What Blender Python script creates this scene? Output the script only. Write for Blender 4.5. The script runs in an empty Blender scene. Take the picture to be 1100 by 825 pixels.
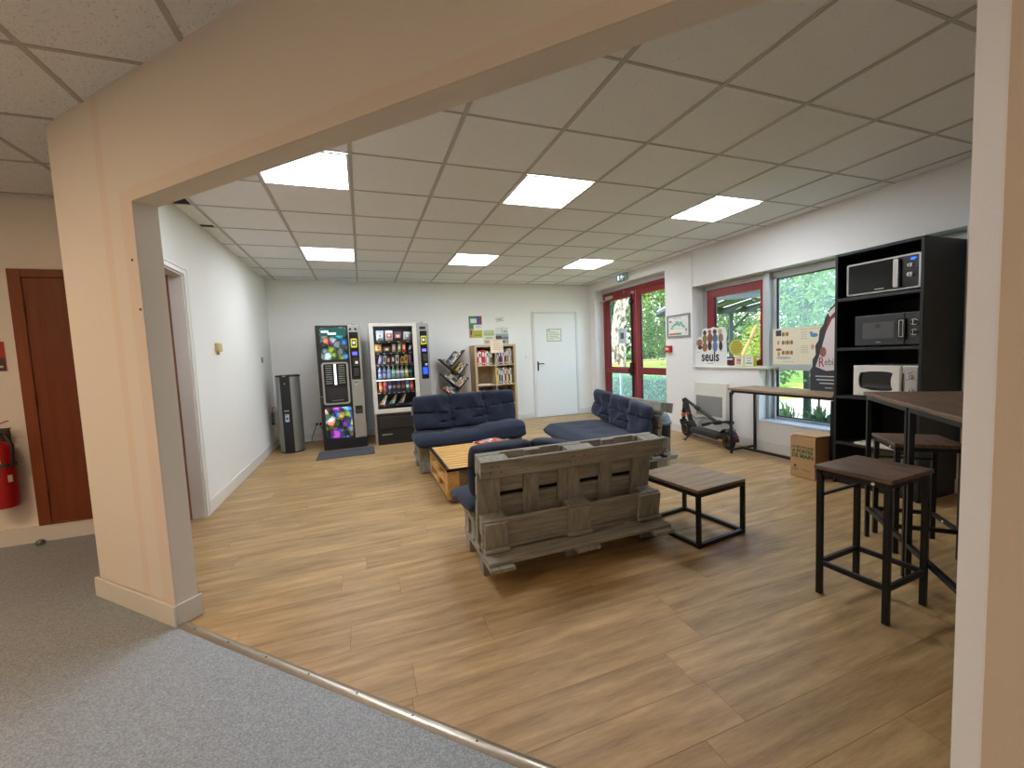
import bpy, bmesh, math, random
from mathutils import Matrix, Vector, Euler
PI = math.pi
random.seed(7)
scn = bpy.context.scene
COL = scn.collection

# ------------------------------------------------------------------ helpers
class MB:
    """collects shapes, builds ONE mesh object"""
    def __init__(s): s.v = []; s.f = []; s.m = []
    def add(s, vs, fs, mi=0, M=None):
        b = len(s.v)
        for p in vs:
            p = Vector(p)
            s.v.append(M @ p if M else p)
        for f in fs:
            s.f.append([b + i for i in f]); s.m.append(mi)
        return s
    def box(s, x0, x1, y0, y1, z0, z1, mi=0, bev=0, M=None):
        if bev <= 0:
            vs = [(x, y, z) for z in (z0, z1) for y in (y0, y1) for x in (x0, x1)]
            fs = [(0, 2, 3, 1), (4, 5, 7, 6), (0, 1, 5, 4), (2, 6, 7, 3), (0, 4, 6, 2), (1, 3, 7, 5)]
            return s.add(vs, fs, mi, M)
        bm = bmesh.new()
        bmesh.ops.create_cube(bm, size=1)
        for v in bm.verts:
            v.co = Vector(((x0 + x1) / 2 + v.co.x * (x1 - x0), (y0 + y1) / 2 + v.co.y * (y1 - y0), (z0 + z1) / 2 + v.co.z * (z1 - z0)))
        bmesh.ops.bevel(bm, geom=bm.edges[:], offset=bev, segments=2, affect='EDGES', profile=0.5)
        bm.verts.index_update()
        s.add([v.co.copy() for v in bm.verts], [[v.index for v in f.verts] for f in bm.faces], mi, M)
        bm.free(); return s
    def bar(s, p0, p1, w, h=None, mi=0, bev=0, up=(0, 0, 1)):
        """rectangular bar from p0 to p1; w across, h along up"""
        h = h or w
        p0 = Vector(p0); p1 = Vector(p1); d = (p1 - p0); L = d.length; d.normalize()
        u = Vector(up)
        if abs(d.dot(u)) > .99: u = Vector((0, 1, 0))
        r = d.cross(u).normalized(); u = r.cross(d).normalized()
        M = Matrix(((r.x, d.x, u.x, p0.x), (r.y, d.y, u.y, p0.y), (r.z, d.z, u.z, p0.z), (0, 0, 0, 1)))
        return s.box(-w / 2, w / 2, 0, L, -h / 2, h / 2, mi, bev, M)
    def cyl(s, p0, p1, r0, r1=None, n=20, mi=0, caps=True):
        r1 = r0 if r1 is None else r1
        p0 = Vector(p0); p1 = Vector(p1); d = (p1 - p0).normalized()
        a = d.orthogonal().normalized(); b = d.cross(a)
        vs = []
        for p, r in ((p0, r0), (p1, r1)):
            for i in range(n):
                t = 2 * PI * i / n
                vs.append(p + a * (r * math.cos(t)) + b * (r * math.sin(t)))
        fs = [(i, (i + 1) % n, n + (i + 1) % n, n + i) for i in range(n)]
        if caps: fs += [list(range(n))[::-1], [n + i for i in range(n)]]
        return s.add(vs, fs, mi)
    def tube(s, pts, r, n=8, mi=0):
        pts = [Vector(p) for p in pts]; vs = []; a = None
        rs = r if isinstance(r, (list, tuple)) else [r] * len(pts)
        for k, p in enumerate(pts):
            d = (pts[min(k + 1, len(pts) - 1)] - pts[max(k - 1, 0)]).normalized()
            a = d.orthogonal().normalized() if a is None else (a - d * a.dot(d)).normalized()
            b = d.cross(a)
            for i in range(n):
                t = 2 * PI * i / n
                vs.append(p + (a * math.cos(t) + b * math.sin(t)) * rs[k])
        fs = []
        for k in range(len(pts) - 1):
            for i in range(n):
                j = (i + 1) % n
                fs.append((k * n + i, k * n + j, (k + 1) * n + j, (k + 1) * n + i))
        L = (len(pts) - 1) * n
        fs += [list(range(n))[::-1], [L + i for i in range(n)]]
        return s.add(vs, fs, mi)
    def lathe(s, prof, n=24, mi=0, M=None):
        vs = []; fs = []
        for r, z in prof:
            for i in range(n):
                t = 2 * PI * i / n
                vs.append((r * math.cos(t), r * math.sin(t), z))
        for k in range(len(prof) - 1):
            for i in range(n):
                j = (i + 1) % n
                fs.append((k * n + i, k * n + j, (k + 1) * n + j, (k + 1) * n + i))
        fs += [list(range(n))[::-1], [(len(prof) - 1) * n + i for i in range(n)]]
        return s.add(vs, fs, mi, M)
    def prism(s, poly, z0, z1, mi=0, M=None):
        n = len(poly)
        vs = [(x, y, z0) for x, y in poly] + [(x, y, z1) for x, y in poly]
        fs = [list(range(n))[::-1], [n + i for i in range(n)]] + [(i, (i + 1) % n, n + (i + 1) % n, n + i) for i in range(n)]
        return s.add(vs, fs, mi, M)
    def ring(s, outer, inner, z0, z1, mi=0, M=None):
        """frame between two same-length loops"""
        n = len(outer)
        vs = [(x, y, z) for z in (z0, z1) for L in (outer, inner) for x, y in L]
        fs = []
        for i in range(n):
            j = (i + 1) % n
            fs += [(i, n + i, n + j, j), (2 * n + i, 2 * n + j, 3 * n + j, 3 * n + i), (i, j, 2 * n + j, 2 * n + i), (n + i, 3 * n + i, 3 * n + j, n + j)]
        return s.add(vs, fs, mi, M)

def obj(name, mb, mats, parent=None, smooth=False, angle=40):
    me = bpy.data.meshes.new(name)
    me.from_pydata([tuple(v) for v in mb.v], [], mb.f)
    if not isinstance(mats, (list, tuple)): mats = [mats]
    for m in mats: me.materials.append(m)
    me.polygons.foreach_set('material_index', mb.m)
    bm = bmesh.new(); bm.from_mesh(me)
    bmesh.ops.recalc_face_normals(bm, faces=bm.faces[:])
    bm.to_mesh(me); bm.free()
    if smooth:
        me.polygons.foreach_set('use_smooth', [True] * len(me.polygons))
        me.set_sharp_from_angle(angle=math.radians(angle))
    me.update()
    o = bpy.data.objects.new(name, me); COL.objects.link(o)
    if parent: o.parent = parent
    return o

def tag(o, label, cat, group=None, kind=None):
    o['label'] = label; o['category'] = cat
    if group: o['group'] = group
    if kind: o['kind'] = kind
    return o

def thing(name, label, cat, loc=(0, 0, 0), rotz=0, group=None):
    o = bpy.data.objects.new(name, None); COL.objects.link(o)
    o.empty_display_size = .1
    o.location = loc; o.rotation_euler = (0, 0, rotz)
    return tag(o, label, cat, group)

def struct(name, mb, mats, parent=None, smooth=False):
    o = obj(name, mb, mats, parent, smooth)
    if parent is None: o['kind'] = 'structure'
    return o

def copy_tree(o, parent=None):
    c = o.copy(); COL.objects.link(c)
    if parent: c.parent = parent
    for ch in list(o.children): copy_tree(ch, c)
    return c

def text(name, body, size, m, parent, M, align='CENTER', sx=1.0, extrude=.0006, bold=0.0):
    cu = bpy.data.curves.new('txt', 'FONT'); cu.body = body; cu.size = size; cu.align_x = align; cu.align_y = 'CENTER'
    cu.extrude = extrude; cu.offset = bold; cu.resolution_u = 3
    t = bpy.data.objects.new('txt', cu); COL.objects.link(t)
    dg = bpy.context.evaluated_depsgraph_get(); dg.update()
    me = bpy.data.meshes.new_from_object(t.evaluated_get(dg))
    bpy.data.objects.remove(t); bpy.data.curves.remove(cu)
    me.transform(M @ Matrix.Diagonal((sx, 1, 1, 1)))
    me.name = name; me.materials.clear(); me.materials.append(m)
    o = bpy.data.objects.new(name, me); COL.objects.link(o)
    if parent: o.parent = parent
    return o

def frameM(origin, right, up):
    """matrix whose x = right, y = up, z = right x up"""
    r = Vector(right).normalized(); u = Vector(up).normalized(); n = r.cross(u); o = Vector(origin)
    return Matrix(((r.x, u.x, n.x, o.x), (r.y, u.y, n.y, o.y), (r.z, u.z, n.z, o.z), (0, 0, 0, 1)))
def T(x, y, z): return Matrix.Translation((x, y, z))
def R(a, ax): return Matrix.Rotation(a, 4, ax)

def rrect(x0, x1, y0, y1, r, k=5):
    out = []
    for cx, cy, a0 in ((x1 - r, y1 - r, 0), (x0 + r, y1 - r, 90), (x0 + r, y0 + r, 180), (x1 - r, y0 + r, 270)):
        for i in range(k + 1):
            t = math.radians(a0 + 90 * i / k)
            out.append((cx + r * math.cos(t), cy + r * math.sin(t)))
    return out
def circ(cx, cy, r, n=20, ry=None):
    ry = ry or r
    return [(cx + r * math.cos(2 * PI * i / n), cy + ry * math.sin(2 * PI * i / n)) for i in range(n)]

ORD = ['first', 'second', 'third', 'fourth', 'fifth', 'sixth', 'seventh', 'eighth', 'ninth', 'tenth', 'eleventh', 'twelfth', 'thirteenth']

# ------------------------------------------------------------------ materials
def srgb(r, g, b):
    f = lambda c: ((c / 255) / 12.92 if c / 255 <= .04045 else ((c / 255 + .055) / 1.055) ** 2.4)
    return (f(r), f(g), f(b), 1)

class NT:
    def __init__(s, name):
        s.m = bpy.data.materials.new(name); s.m.use_nodes = True
        s.t = s.m.node_tree; s.n = s.t.nodes; s.n.clear()
        s.out = s.n.new('ShaderNodeOutputMaterial')
    def new(s, typ, **kw):
        nd = s.n.new(typ)
        for k, v in kw.items():
            if k.startswith('i_'):
                key = k[2:]; nd.inputs[int(key) if key.isdigit() else key.replace('_', ' ')].default_value = v
            else: setattr(nd, k, v)
        return nd
    def link(s, a, b): s.t.links.new(a, b)
    def math(s, op, a, b=None, c=None):
        nd = s.n.new('ShaderNodeMath'); nd.operation = op
        for i, v in enumerate((a, b, c)):
            if v is None: continue
            if isinstance(v, (int, float)): nd.inputs[i].default_value = v
            else: s.link(v, nd.inputs[i])
        return nd.outputs[0]
    def mix(s, fac, a, b, typ='MIX'):
        nd = s.n.new('ShaderNodeMix'); nd.data_type = 'RGBA'; nd.blend_type = typ
        for i, v in ((0, fac), (6, a), (7, b)):
            if isinstance(v, (int, float)): nd.inputs[i].default_value = v
            elif isinstance(v, tuple): nd.inputs[i].default_value = v
            else: s.link(v, nd.inputs[i])
        return nd.outputs[2]
    def bsdf(s, color, rough=.5, metal=0, spec=.5, bump=None, bumpd=.002, **kw):
        b = s.new('ShaderNodeBsdfPrincipled')
        if isinstance(color, tuple): b.inputs['Base Color'].default_value = color
        else: s.link(color, b.inputs['Base Color'])
        if isinstance(rough, (int, float)): b.inputs['Roughness'].default_value = rough
        else: s.link(rough, b.inputs['Roughness'])
        b.inputs['Metallic'].default_value = metal
        b.inputs['Specular IOR Level'].default_value = spec
        for k, v in kw.items(): b.inputs[k.replace('_', ' ')].default_value = v
        if bump is not None:
            bp = s.new('ShaderNodeBump'); bp.inputs['Strength'].default_value = 1; bp.inputs['Distance'].default_value = bumpd
            s.link(bump, bp.inputs['Height']); s.link(bp.outputs[0], b.inputs['Normal'])
        s.link(b.outputs[0], s.out.inputs[0]); return b
    def coord(s, kind='Object', scale=(1, 1, 1)):
        tc = s.new('ShaderNodeTexCoord'); mp = s.new('ShaderNodeMapping'); mp.inputs['Scale'].default_value = scale
        s.link(tc.outputs[kind], mp.inputs[0]); return mp.outputs[0]
    def noise(s, vec, scale=5, detail=4, rough=.55):
        nd = s.new('ShaderNodeTexNoise'); nd.inputs['Scale'].default_value = scale; nd.inputs['Detail'].default_value = detail; nd.inputs['Roughness'].default_value = rough
        s.link(vec, nd.inputs['Vector']); return nd.outputs[0]
    def ramp(s, fac, stops):
        nd = s.new('ShaderNodeValToRGB'); e = nd.color_ramp.elements
        while len(e) < len(stops): e.new(.5)
        for k, (p, c) in enumerate(stops): e[k].position = p; e[k].color = c
        s.link(fac, nd.inputs[0]); return nd.outputs[0]

_mc = {}
def plain(rgb, rough=.5, metal=0, var=.06, scale=30, spec=.5, bump=0, name=None):
    """painted / plastic surface with a little tonal noise"""
    key = (rgb, rough, metal, var, scale, spec, bump)
    if key in _mc: return _mc[key]
    t = NT(name or 'paint_%d_%d_%d' % rgb)
    c = srgb(*rgb); v = t.coord()
    n = t.noise(v, scale, 3)
    lo = tuple(x * (1 - var) for x in c[:3]) + (1,); hi = tuple(min(1, x * (1 + var)) for x in c[:3]) + (1,)
    t.bsdf(t.mix(n, lo, hi), rough, metal, spec, bump=n if bump else None, bumpd=bump or .001)
    _mc[key] = t.m; return t.m

def wood(rgb1, rgb2, axis=0, scale=6, rough=.6, stretch=14, knots=False, bump=.0012, name='wood', spec=.3):
    key = ('w', rgb1, rgb2, axis, scale, rough, stretch)
    if key in _mc: return _mc[key]
    t = NT(name); sc = [stretch] * 3; sc[axis] = 1
    v = t.coord('Object', tuple(sc))
    n1 = t.noise(v, scale * .5, 6, .65)
    n2 = t.noise(t.coord(), 2.2, 3)
    isl = t.new('ShaderNodeNewGeometry').outputs['Random Per Island']
    f = t.math('ADD', t.math('MULTIPLY', n1, .75), t.math('MULTIPLY', n2, .25))
    c = t.ramp(f, [(.3, srgb(*rgb1)), (.7, srgb(*rgb2))])
    hsv = t.new('ShaderNodeHueSaturation'); t.link(c, hsv.inputs['Color'])
    t.link(t.math('ADD', .86, t.math('MULTIPLY', isl, .28)), hsv.inputs['Value'])
    t.bsdf(hsv.outputs[0], rough, 0, spec, bump=n1, bumpd=bump)
    _mc[key] = t.m; return t.m

def emit(rgb, strength, name='lit'):
    t = NT(name); e = t.new('ShaderNodeEmission'); e.inputs[0].default_value = srgb(*rgb); e.inputs[1].default_value = strength
    t.link(e.outputs[0], t.out.inputs[0]); return t.m

def glass(tint=(1, 1, 1, 1), name='glass', refl=1.0, haze=0):
    t = NT(name)
    tr = t.new('ShaderNodeBsdfTransparent'); tr.inputs[0].default_value = tint
    gl = t.new('ShaderNodeBsdfGlossy'); gl.inputs['Roughness'].default_value = .02
    lw = t.new('ShaderNodeLayerWeight'); lw.inputs[0].default_value = .5      # Schlick on the facing angle
    fr = t.math('ADD', .022, t.math('MULTIPLY', t.math('POWER', lw.outputs['Facing'], 5), .9))
    mx = t.new('ShaderNodeMixShader'); t.link(t.math('MULTIPLY', fr, refl), mx.inputs[0])
    if haze:                                  # translucent share imitates the pale haze of sky reflected in the pane
        tl = t.new('ShaderNodeBsdfTranslucent'); tl.inputs[0].default_value = (.9, .95, .92, 1); md = t.new('ShaderNodeMixShader'); md.inputs[0].default_value = haze
        t.link(tr.outputs[0], md.inputs[1]); t.link(tl.outputs[0], md.inputs[2]); tr = md
    t.link(tr.outputs[0], mx.inputs[1]); t.link(gl.outputs[0], mx.inputs[2]); t.link(mx.outputs[0], t.out.inputs[0])
    return t.m

def floor_wood():
    t = NT('oak_plank_vinyl'); tc = t.new('ShaderNodeTexCoord'); sp = t.new('ShaderNodeSeparateXYZ'); t.link(tc.outputs['Object'], sp.inputs[0])
    x, y = sp.outputs[0], sp.outputs[1]
    W, L = .18, 1.22
    yr = t.math('DIVIDE', t.math('ADD', y, 1.0 + 90 * W), W); row = t.math('FLOOR', yr); fy = t.math('FRACT', yr)
    wn = t.new('ShaderNodeTexWhiteNoise', noise_dimensions='1D'); t.link(row, wn.inputs['W'])
    xr = t.math('DIVIDE', t.math('ADD', t.math('ADD', x, 20), t.math('MULTIPLY', wn.outputs[0], L)), L); col = t.math('FLOOR', xr); fx = t.math('FRACT', xr)
    w2 = t.new('ShaderNodeTexWhiteNoise', noise_dimensions='2D'); cb = t.new('ShaderNodeCombineXYZ'); t.link(row, cb.inputs[0]); t.link(col, cb.inputs[1]); t.link(cb.outputs[0], w2.inputs['Vector'])
    tone = w2.outputs[0]
    # grain, shifted per plank
    cv = t.new('ShaderNodeCombineXYZ'); t.link(t.math('ADD', x, t.math('MULTIPLY', tone, 37)), cv.inputs[0]); t.link(t.math('MULTIPLY', y, 9), cv.inputs[1]); t.link(t.math('MULTIPLY', tone, 11), cv.inputs[2])
    g = t.noise(cv.outputs[0], 2.2, 7, .62)
    cv2 = t.new('ShaderNodeCombineXYZ'); t.link(t.math('MULTIPLY', x, 6), cv2.inputs[0]); t.link(t.math('MULTIPLY', y, 60), cv2.inputs[1])
    g2 = t.noise(cv2.outputs[0], 3, 4, .6)
    f = t.math('ADD', t.math('MULTIPLY', g, .8), t.math('MULTIPLY', g2, .2))
    c = t.ramp(f, [(.28, srgb(122, 94, 60)), (.45, srgb(157, 127, 85)), (.6, srgb(180, 149, 103)), (.75, srgb(202, 173, 127))])
    hsv = t.new('ShaderNodeHueSaturation'); t.link(c, hsv.inputs['Color']); t.link(t.math('ADD', .90, t.math('MULTIPLY', tone, .2)), hsv.inputs['Value'])
    # seams
    e1 = t.math('MINIMUM', fy, t.math('SUBTRACT', 1, fy)); e2 = t.math('MULTIPLY', t.math('MINIMUM', fx, t.math('SUBTRACT', 1, fx)), L / W)
    e = t.math('MINIMUM', e1, e2)
    seam = t.new('ShaderNodeMapRange'); seam.inputs[1].default_value = .003; seam.inputs[2].default_value = .011; t.link(e, seam.inputs[0])
    dark = t.mix(.55, hsv.outputs[0], srgb(92, 66, 42)); colr = t.mix(seam.outputs[0], dark, hsv.outputs[0])
    b = t.bsdf(colr, t.math('ADD', .34, t.math('MULTIPLY', g2, .2)), 0, .38, bump=seam.outputs[0], bumpd=.0006)
    return t.m

def lino():
    t = NT('speckled_grey_lino'); v = t.coord()
    vo = t.new('ShaderNodeTexVoronoi', feature='F1'); vo.inputs['Scale'].default_value = 230; t.link(v, vo.inputs['Vector'])
    sp = t.new('ShaderNodeSeparateColor'); t.link(vo.outputs['Color'], sp.inputs[0])
    c = t.ramp(sp.outputs[0], [(.0, srgb(124, 131, 138)), (.5, srgb(147, 155, 162)), (1, srgb(171, 179, 185))])
    big = t.noise(v, 1.3, 3)
    c = t.mix(t.math('MULTIPLY', big, .35), c, srgb(132, 133, 136))
    t.bsdf(c, .5, 0, .35); return t.m

def tile_mat(speck):
    t = NT('mineral_ceiling_tile'); v = t.coord()
    n = t.noise(v, 120 if speck else 70, 3, .6); n2 = t.noise(v, 1.2, 2)
    base = t.mix(n2, srgb(232, 233, 234), srgb(239, 240, 241))
    sp = t.ramp(n, [(.30, (0, 0, 0, 1)), (.40 if speck else .33, (1, 1, 1, 1))])
    c = t.mix(sp, srgb(172, 163, 150) if speck else srgb(212, 209, 204), base)
    t.bsdf(c, .9, 0, .1, bump=sp, bumpd=.0008); return t.m

def wall_mat(rgb, name):
    t = NT(name); v = t.coord()
    n = t.noise(v, 260, 2); big = t.noise(v, .8, 3)
    c = srgb(*rgb); lo = tuple(x * .965 for x in c[:3]) + (1,)
    t.bsdf(t.mix(big, lo, c), .75, 0, .2, bump=n, bumpd=.0006); return t.m

def gems(seed, strength, name):
    """back-lit print of bright polished stones"""
    t = NT(name); v = t.coord('Object', (1, 1, 1))
    mp = t.new('ShaderNodeMapping'); mp.inputs['Location'].default_value = (seed, seed * .7, seed * .3); mp.inputs['Rotation'].default_value = (0, .5, 0); mp.inputs['Scale'].default_value = (1, 1, .85); t.link(v, mp.inputs[0])
    nz = t.new('ShaderNodeTexNoise'); nz.inputs['Scale'].default_value = 9; t.link(mp.outputs[0], nz.inputs['Vector'])
    wv = t.mix(.06, mp.outputs[0], nz.outputs['Color'])
    vo = t.new('ShaderNodeTexVoronoi', feature='F1', distance='MINKOWSKI'); vo.inputs['Exponent'].default_value = 1.4; vo.inputs['Scale'].default_value = 13; vo.inputs['Randomness'].default_value = 1; t.link(wv, vo.inputs['Vector'])
    s = t.new('ShaderNodeSeparateColor'); t.link(vo.outputs['Color'], s.inputs[0])
    c = t.ramp(s.outputs[0], [(0, srgb(26, 56, 46)), (.14, srgb(80, 66, 180)), (.22, srgb(70, 190, 220)), (.30, srgb(34, 70, 54)), (.44, srgb(60, 46, 50)), (.52, srgb(180, 80, 200)), (.60, srgb(60, 110, 70)), (.72, srgb(150, 170, 70)), (.80, srgb(226, 120, 80)), (.86, srgb(190, 216, 216)), (1, srgb(50, 44, 44))])
    isl = t.new('ShaderNodeTexNoise'); isl.inputs['Scale'].default_value = 45; t.link(mp.outputs[0], isl.inputs['Vector'])
    shade = t.ramp(vo.outputs['Distance'], [(.0, (1, 1, 1, 1)), (.5, (.6, .6, .6, 1)), (.75, (.12, .16, .15, 1))])
    c = t.mix(1, c, shade, 'MULTIPLY'); c = t.mix(.6, c, t.ramp(isl.outputs[0], [(.3, (.35, .35, .35, 1)), (.65, (1.5, 1.5, 1.5, 1))]), 'MULTIPLY')
    e = t.new('ShaderNodeEmission'); t.link(c, e.inputs[0]); e.inputs[1].default_value = strength
    g = t.new('ShaderNodeBsdfGlossy'); g.inputs['Roughness'].default_value = .15
    mx = t.new('ShaderNodeMixShader'); mx.inputs[0].default_value = .04
    t.link(e.outputs[0], mx.inputs[1]); t.link(g.outputs[0], mx.inputs[2]); t.link(mx.outputs[0], t.out.inputs[0]); return t.m

def leaf(rgb1, rgb2, name='leaf', trans=.45):
    t = NT(name); isl = t.new('ShaderNodeNewGeometry').outputs['Random Per Island']
    c = t.mix(isl, srgb(*rgb1), srgb(*rgb2))
    d = t.new('ShaderNodeBsdfDiffuse'); t.link(c, d.inputs[0]); tl = t.new('ShaderNodeBsdfTranslucent'); t.link(c, tl.inputs[0])
    mx = t.new('ShaderNodeMixShader'); mx.inputs[0].default_value = trans
    t.link(d.outputs[0], mx.inputs[1]); t.link(tl.outputs[0], mx.inputs[2]); t.link(mx.outputs[0], t.out.inputs[0]); return t.m

def fabric(rgb):
    t = NT('navy_cotton'); v = t.coord()
    w = t.noise(v, 420, 2); b = t.noise(v, 6, 4)
    c = srgb(*rgb); lo = tuple(x * .72 for x in c[:3]) + (1,); hi = tuple(x * 1.22 for x in c[:3]) + (1,)
    bb = t.bsdf(t.mix(t.math('ADD', t.math('MULTIPLY', w, .5), t.math('MULTIPLY', b, .5)), lo, hi), .9, 0, .15, bump=t.math('ADD', t.math('MULTIPLY', w, .25), b), bumpd=.006)
    bb.inputs['Sheen Weight'].default_value = .12; return t.m

M_WALL = wall_mat((234, 232, 228), 'white_wall_paint')
M_WALLC = wall_mat((232, 224, 214), 'cream_wall_paint')
M_WALLC2 = wall_mat((230, 217, 204), 'cream_wall_patch_paint')
M_FLOOR = floor_wood(); M_LINO = lino()
M_TILE = tile_mat(False); M_TILEC = tile_mat(True)
M_BAR = plain((182, 179, 173), .5, 0, .03)
M_WHITE = plain((228, 227, 223), .45, 0, .02)
M_TRIM = plain((220, 217, 210), .4, 0, .03)
M_ALU = plain((186, 188, 188), .4, .3, .03)
M_RED = plain((132, 32, 38), .4, 0, .08, 12)
M_BLACK = plain((24, 24, 26), .45, 0, .1)
M_BLACKSTEEL = plain((30, 30, 32), .42, .4, .1)
M_GLASS = glass((.97, .985, .98, 1), 'clear_glass')
M_GLASS2 = glass((.84, .94, .90, 1), 'green_tinted_glass', 1.6, .10)
M_PANEL = emit((240, 246, 255), 13, 'led_diffuser')
M_WARM = emit((255, 220, 182), 20.0, 'warm_led_diffuser')
M_PALLET = wood((112, 110, 104), (174, 170, 160), 0, 7, .8, 12, name='weathered_pallet_wood', spec=.15)
M_PALLETY = wood((112, 110, 104), (174, 170, 160), 1, 7, .8, 12, name='weathered_pallet_wood_across', spec=.15)
M_PALLETZ = wood((112, 110, 104), (174, 170, 160), 2, 7, .8, 12, name='weathered_pallet_wood_upright', spec=.15)
M_PINE = wood((190, 140, 74), (226, 184, 116), 0, 6, .5, 12, name='varnished_pine')
M_PINEY = wood((190, 140, 74), (226, 184, 116), 1, 6, .5, 12, name='varnished_pine_across')
M_NAVY = fabric((45, 52, 69))
M_RUSTIC = wood((104, 84, 64), (160, 136, 108), 0, 6, .5, 10, name='rustic_brown_board')
M_DARKBOARD = wood((60, 45, 37), (142, 112, 92), 0, 11, .42, 7, name='dark_walnut_board')
M_OAKV = wood((176, 150, 112), (206, 182, 144), 2, 6, .55, 14, name='pale_oak_veneer')
M_WENGE = wood((44, 32, 27), (74, 56, 48), 0, 6, .5, 14, name='dark_wenge_board')
M_CARD = plain((176, 140, 98), .85, 0, .08, 60)
M_DOORRED = wood((104, 50, 27), (126, 64, 36), 2, 3, .45, 20, name='red_brown_varnished_door')
M_CHROME = plain((200, 200, 200), .2, 1, .02)
M_SILVER = plain((170, 168, 162), .35, .5, .03)
M_PAPER = plain((226, 222, 212), .8, 0, .03)
M_INK = plain((40, 40, 44), .7)
SKY_STRENGTH = .8; SUN_STRENGTH = 5; EXPOSURE = 1.05
WARM_SPOTS = [(-1.5, -1.3), (-2.5, -2.9), (1.6, -5.6)]
# ------------------------------------------------------------------ camera
Rw = [[0.9384077, -0.3426829, -0.044265], [0.0663706, 0.0530455, 0.996384], [0.3390957, 0.9379523, -0.0725224]]
cam = bpy.data.cameras.new('camera'); co = bpy.data.objects.new('camera', cam); COL.objects.link(co); scn.camera = co
r_, u_, f_ = [Vector(a) for a in Rw]
co.matrix_world = Matrix(((r_.x, u_.x, -f_.x, 1.18556), (r_.y, u_.y, -f_.y, -2.86493), (r_.z, u_.z, -f_.z, 1.26479), (0, 0, 0, 1)))
cam.sensor_fit = 'HORIZONTAL'; cam.sensor_width = 36; cam.lens = 441.251 / 1100 * 36; cam.clip_start = .02; cam.clip_end = 300

H = 2.58
MWALL = Matrix(((.7155, .6986, 0, .251), (-.6986, .7155, 0, -.456), (0, 0, 1, 0), (0, 0, 0, 1)))   # along the slanted opening wall
def on_wall(s, n, z=0): return MWALL @ Vector((s, n, z))

# ------------------------------------------------------------------ floors, ceilings
a = on_wall(-.768, 0); b = on_wall(7.7, 0)
struct('floor', MB().prism([(a.x, a.y), (b.x, b.y), (5.95, 4.7), (a.x, 4.7)], -.1, 0), M_FLOOR)
struct('floor_corridor', MB().prism([(a.x, a.y), (-.25, 1.6), (-4.2, 1.6), (-4.2, -7), (b.x, -7), (b.x, b.y)], -.1, 0), M_LINO)
m = MB().prism([(a.x, a.y), (b.x, b.y), (5.95, 4.7), (a.x, 4.7)], H, H + .1, 0)
X0, X1, Y1 = -.14, 5.57, 4.455
def front_y(x): # where the slanted wall meets a line x = const (room face)
    return -.456 + .0665 + (x - .251 - .065) * (-.6986 / .7155)
def grid_bars(mb, xs, ys, ylo, yhi, xlo, xhi, mi=1):
    for x in xs:
        mb.box(x - .012, x + .012, ylo(x), yhi, H - .006, H, mi)
    for y in ys:
        lo = xlo(y)
        mb.box(lo, xhi, y - .007, y + .007, H - .004, H, mi)
grid_bars(m, [.6 * i for i in range(10)], [.6 * j for j in range(-8, 8)], lambda x: front_y(x), Y1, lambda y: max(X0, .316 + (y + .39) / (-.6986 / .7155)) , X1)
# dark gaps where two edge tiles are missing
m.box(-.135, -.02, 1.06, 1.19, H - .003, H, 2); m.box(-.135, -.03, 1.74, 1.79, H - .003, H, 2)
struct('ceiling', m, [M_TILE, M_BAR, plain((30, 28, 28), .9)])
m = MB().prism([(a.x, a.y), (a.x, 1.6), (-4.2, 1.6), (-4.2, -7), (b.x, -7), (b.x, b.y)], H, H + .1, 0)
for i in range(-7, 9):
    x = .6 * i - .01
    yhi = 1.245 if x < -.3 else -.456 - (x - .251) * (.6986 / .7155)
    m.box(x - .012, x + .012, -7, yhi, H - .005, H, 1)
for j in range(-11, 3):
    y = .6 * j + .01
    xhi = -.3 if y > .08 else .251 + (-.456 - y) / (.6986 / .7155)
    m.box(-4.2, xhi, y - .009, y + .009, H - .0042, H, 1)
struct('ceiling_corridor', m, [M_TILEC, plain((186, 180, 170), .5, 0, .03)])

# ------------------------------------------------------------------ walls
DL0, DL1, DLH = .42, 1.235, 2.03     # door opening in the left wall
m = MB()
m.box(-.30, X0, DL1, 4.6, 0, H); m.box(-.30, X0, DL0, DL1, DLH, H); m.box(-.30, X0, .12, DL0, 0, H)
struct('wall_left', m, M_WALL)
struct('wall_back', MB().box(-.30, 5.95, Y1, 4.6, 0, H), M_WALL)
XO = 5.90
m = MB()
m.box(X1, XO, 4.255, Y1, 0, H); m.box(X1, XO, 2.262, 4.255, 2.425, H); m.box(X1, XO, 1.715, 2.262, 0, H)
m.box(X1, XO, -1.06, 1.715, 2.085, H); m.box(X1, XO, .688, 1.715, 0, .962); m.box(X1, XO, -1.06, .688, 0, .343); m.box(X1, XO, -6.2, -1.06, 0, H)
struct('wall_right', m, M_WALL)
# bulkhead seam and slim cover strip beside the pier
struct('trim_1', MB().box(X1 - .012, X1, 1.70, 1.735, 2.09, H), M_WALL)
# slanted wall with the wide opening
OW, OH, OD = 2.856, 2.041, .093
m = MB()
m.box(-.766, 0, 0, OD, 0, H, 0, 0, MWALL); m.box(0, OW, 0, OD, OH, H, 0, 0, MWALL); m.box(OW, 7.7, 0, OD, 0, H, 0, 0, MWALL)
# plaster layers that stand slightly proud round the opening
m.box(-.22, OW + .22, -.004, 0, OH + .058, H, 0, 0, MWALL); m.box(-.22, -.1, -.004, 0, 0, OH + .058, 0, 0, MWALL)
m.box(-.1, 0, -.009, 0, 0, OH + .058, 2, 0, MWALL); m.box(0, OW, -.009, 0, OH, OH + .058, 2, 0, MWALL); m.box(OW, OW + .1, -.009, 0, 0, OH + .058, 2, 0, MWALL); m.box(-.29, -.22, -.0025, 0, 0, H, 2, 0, MWALL)
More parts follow.
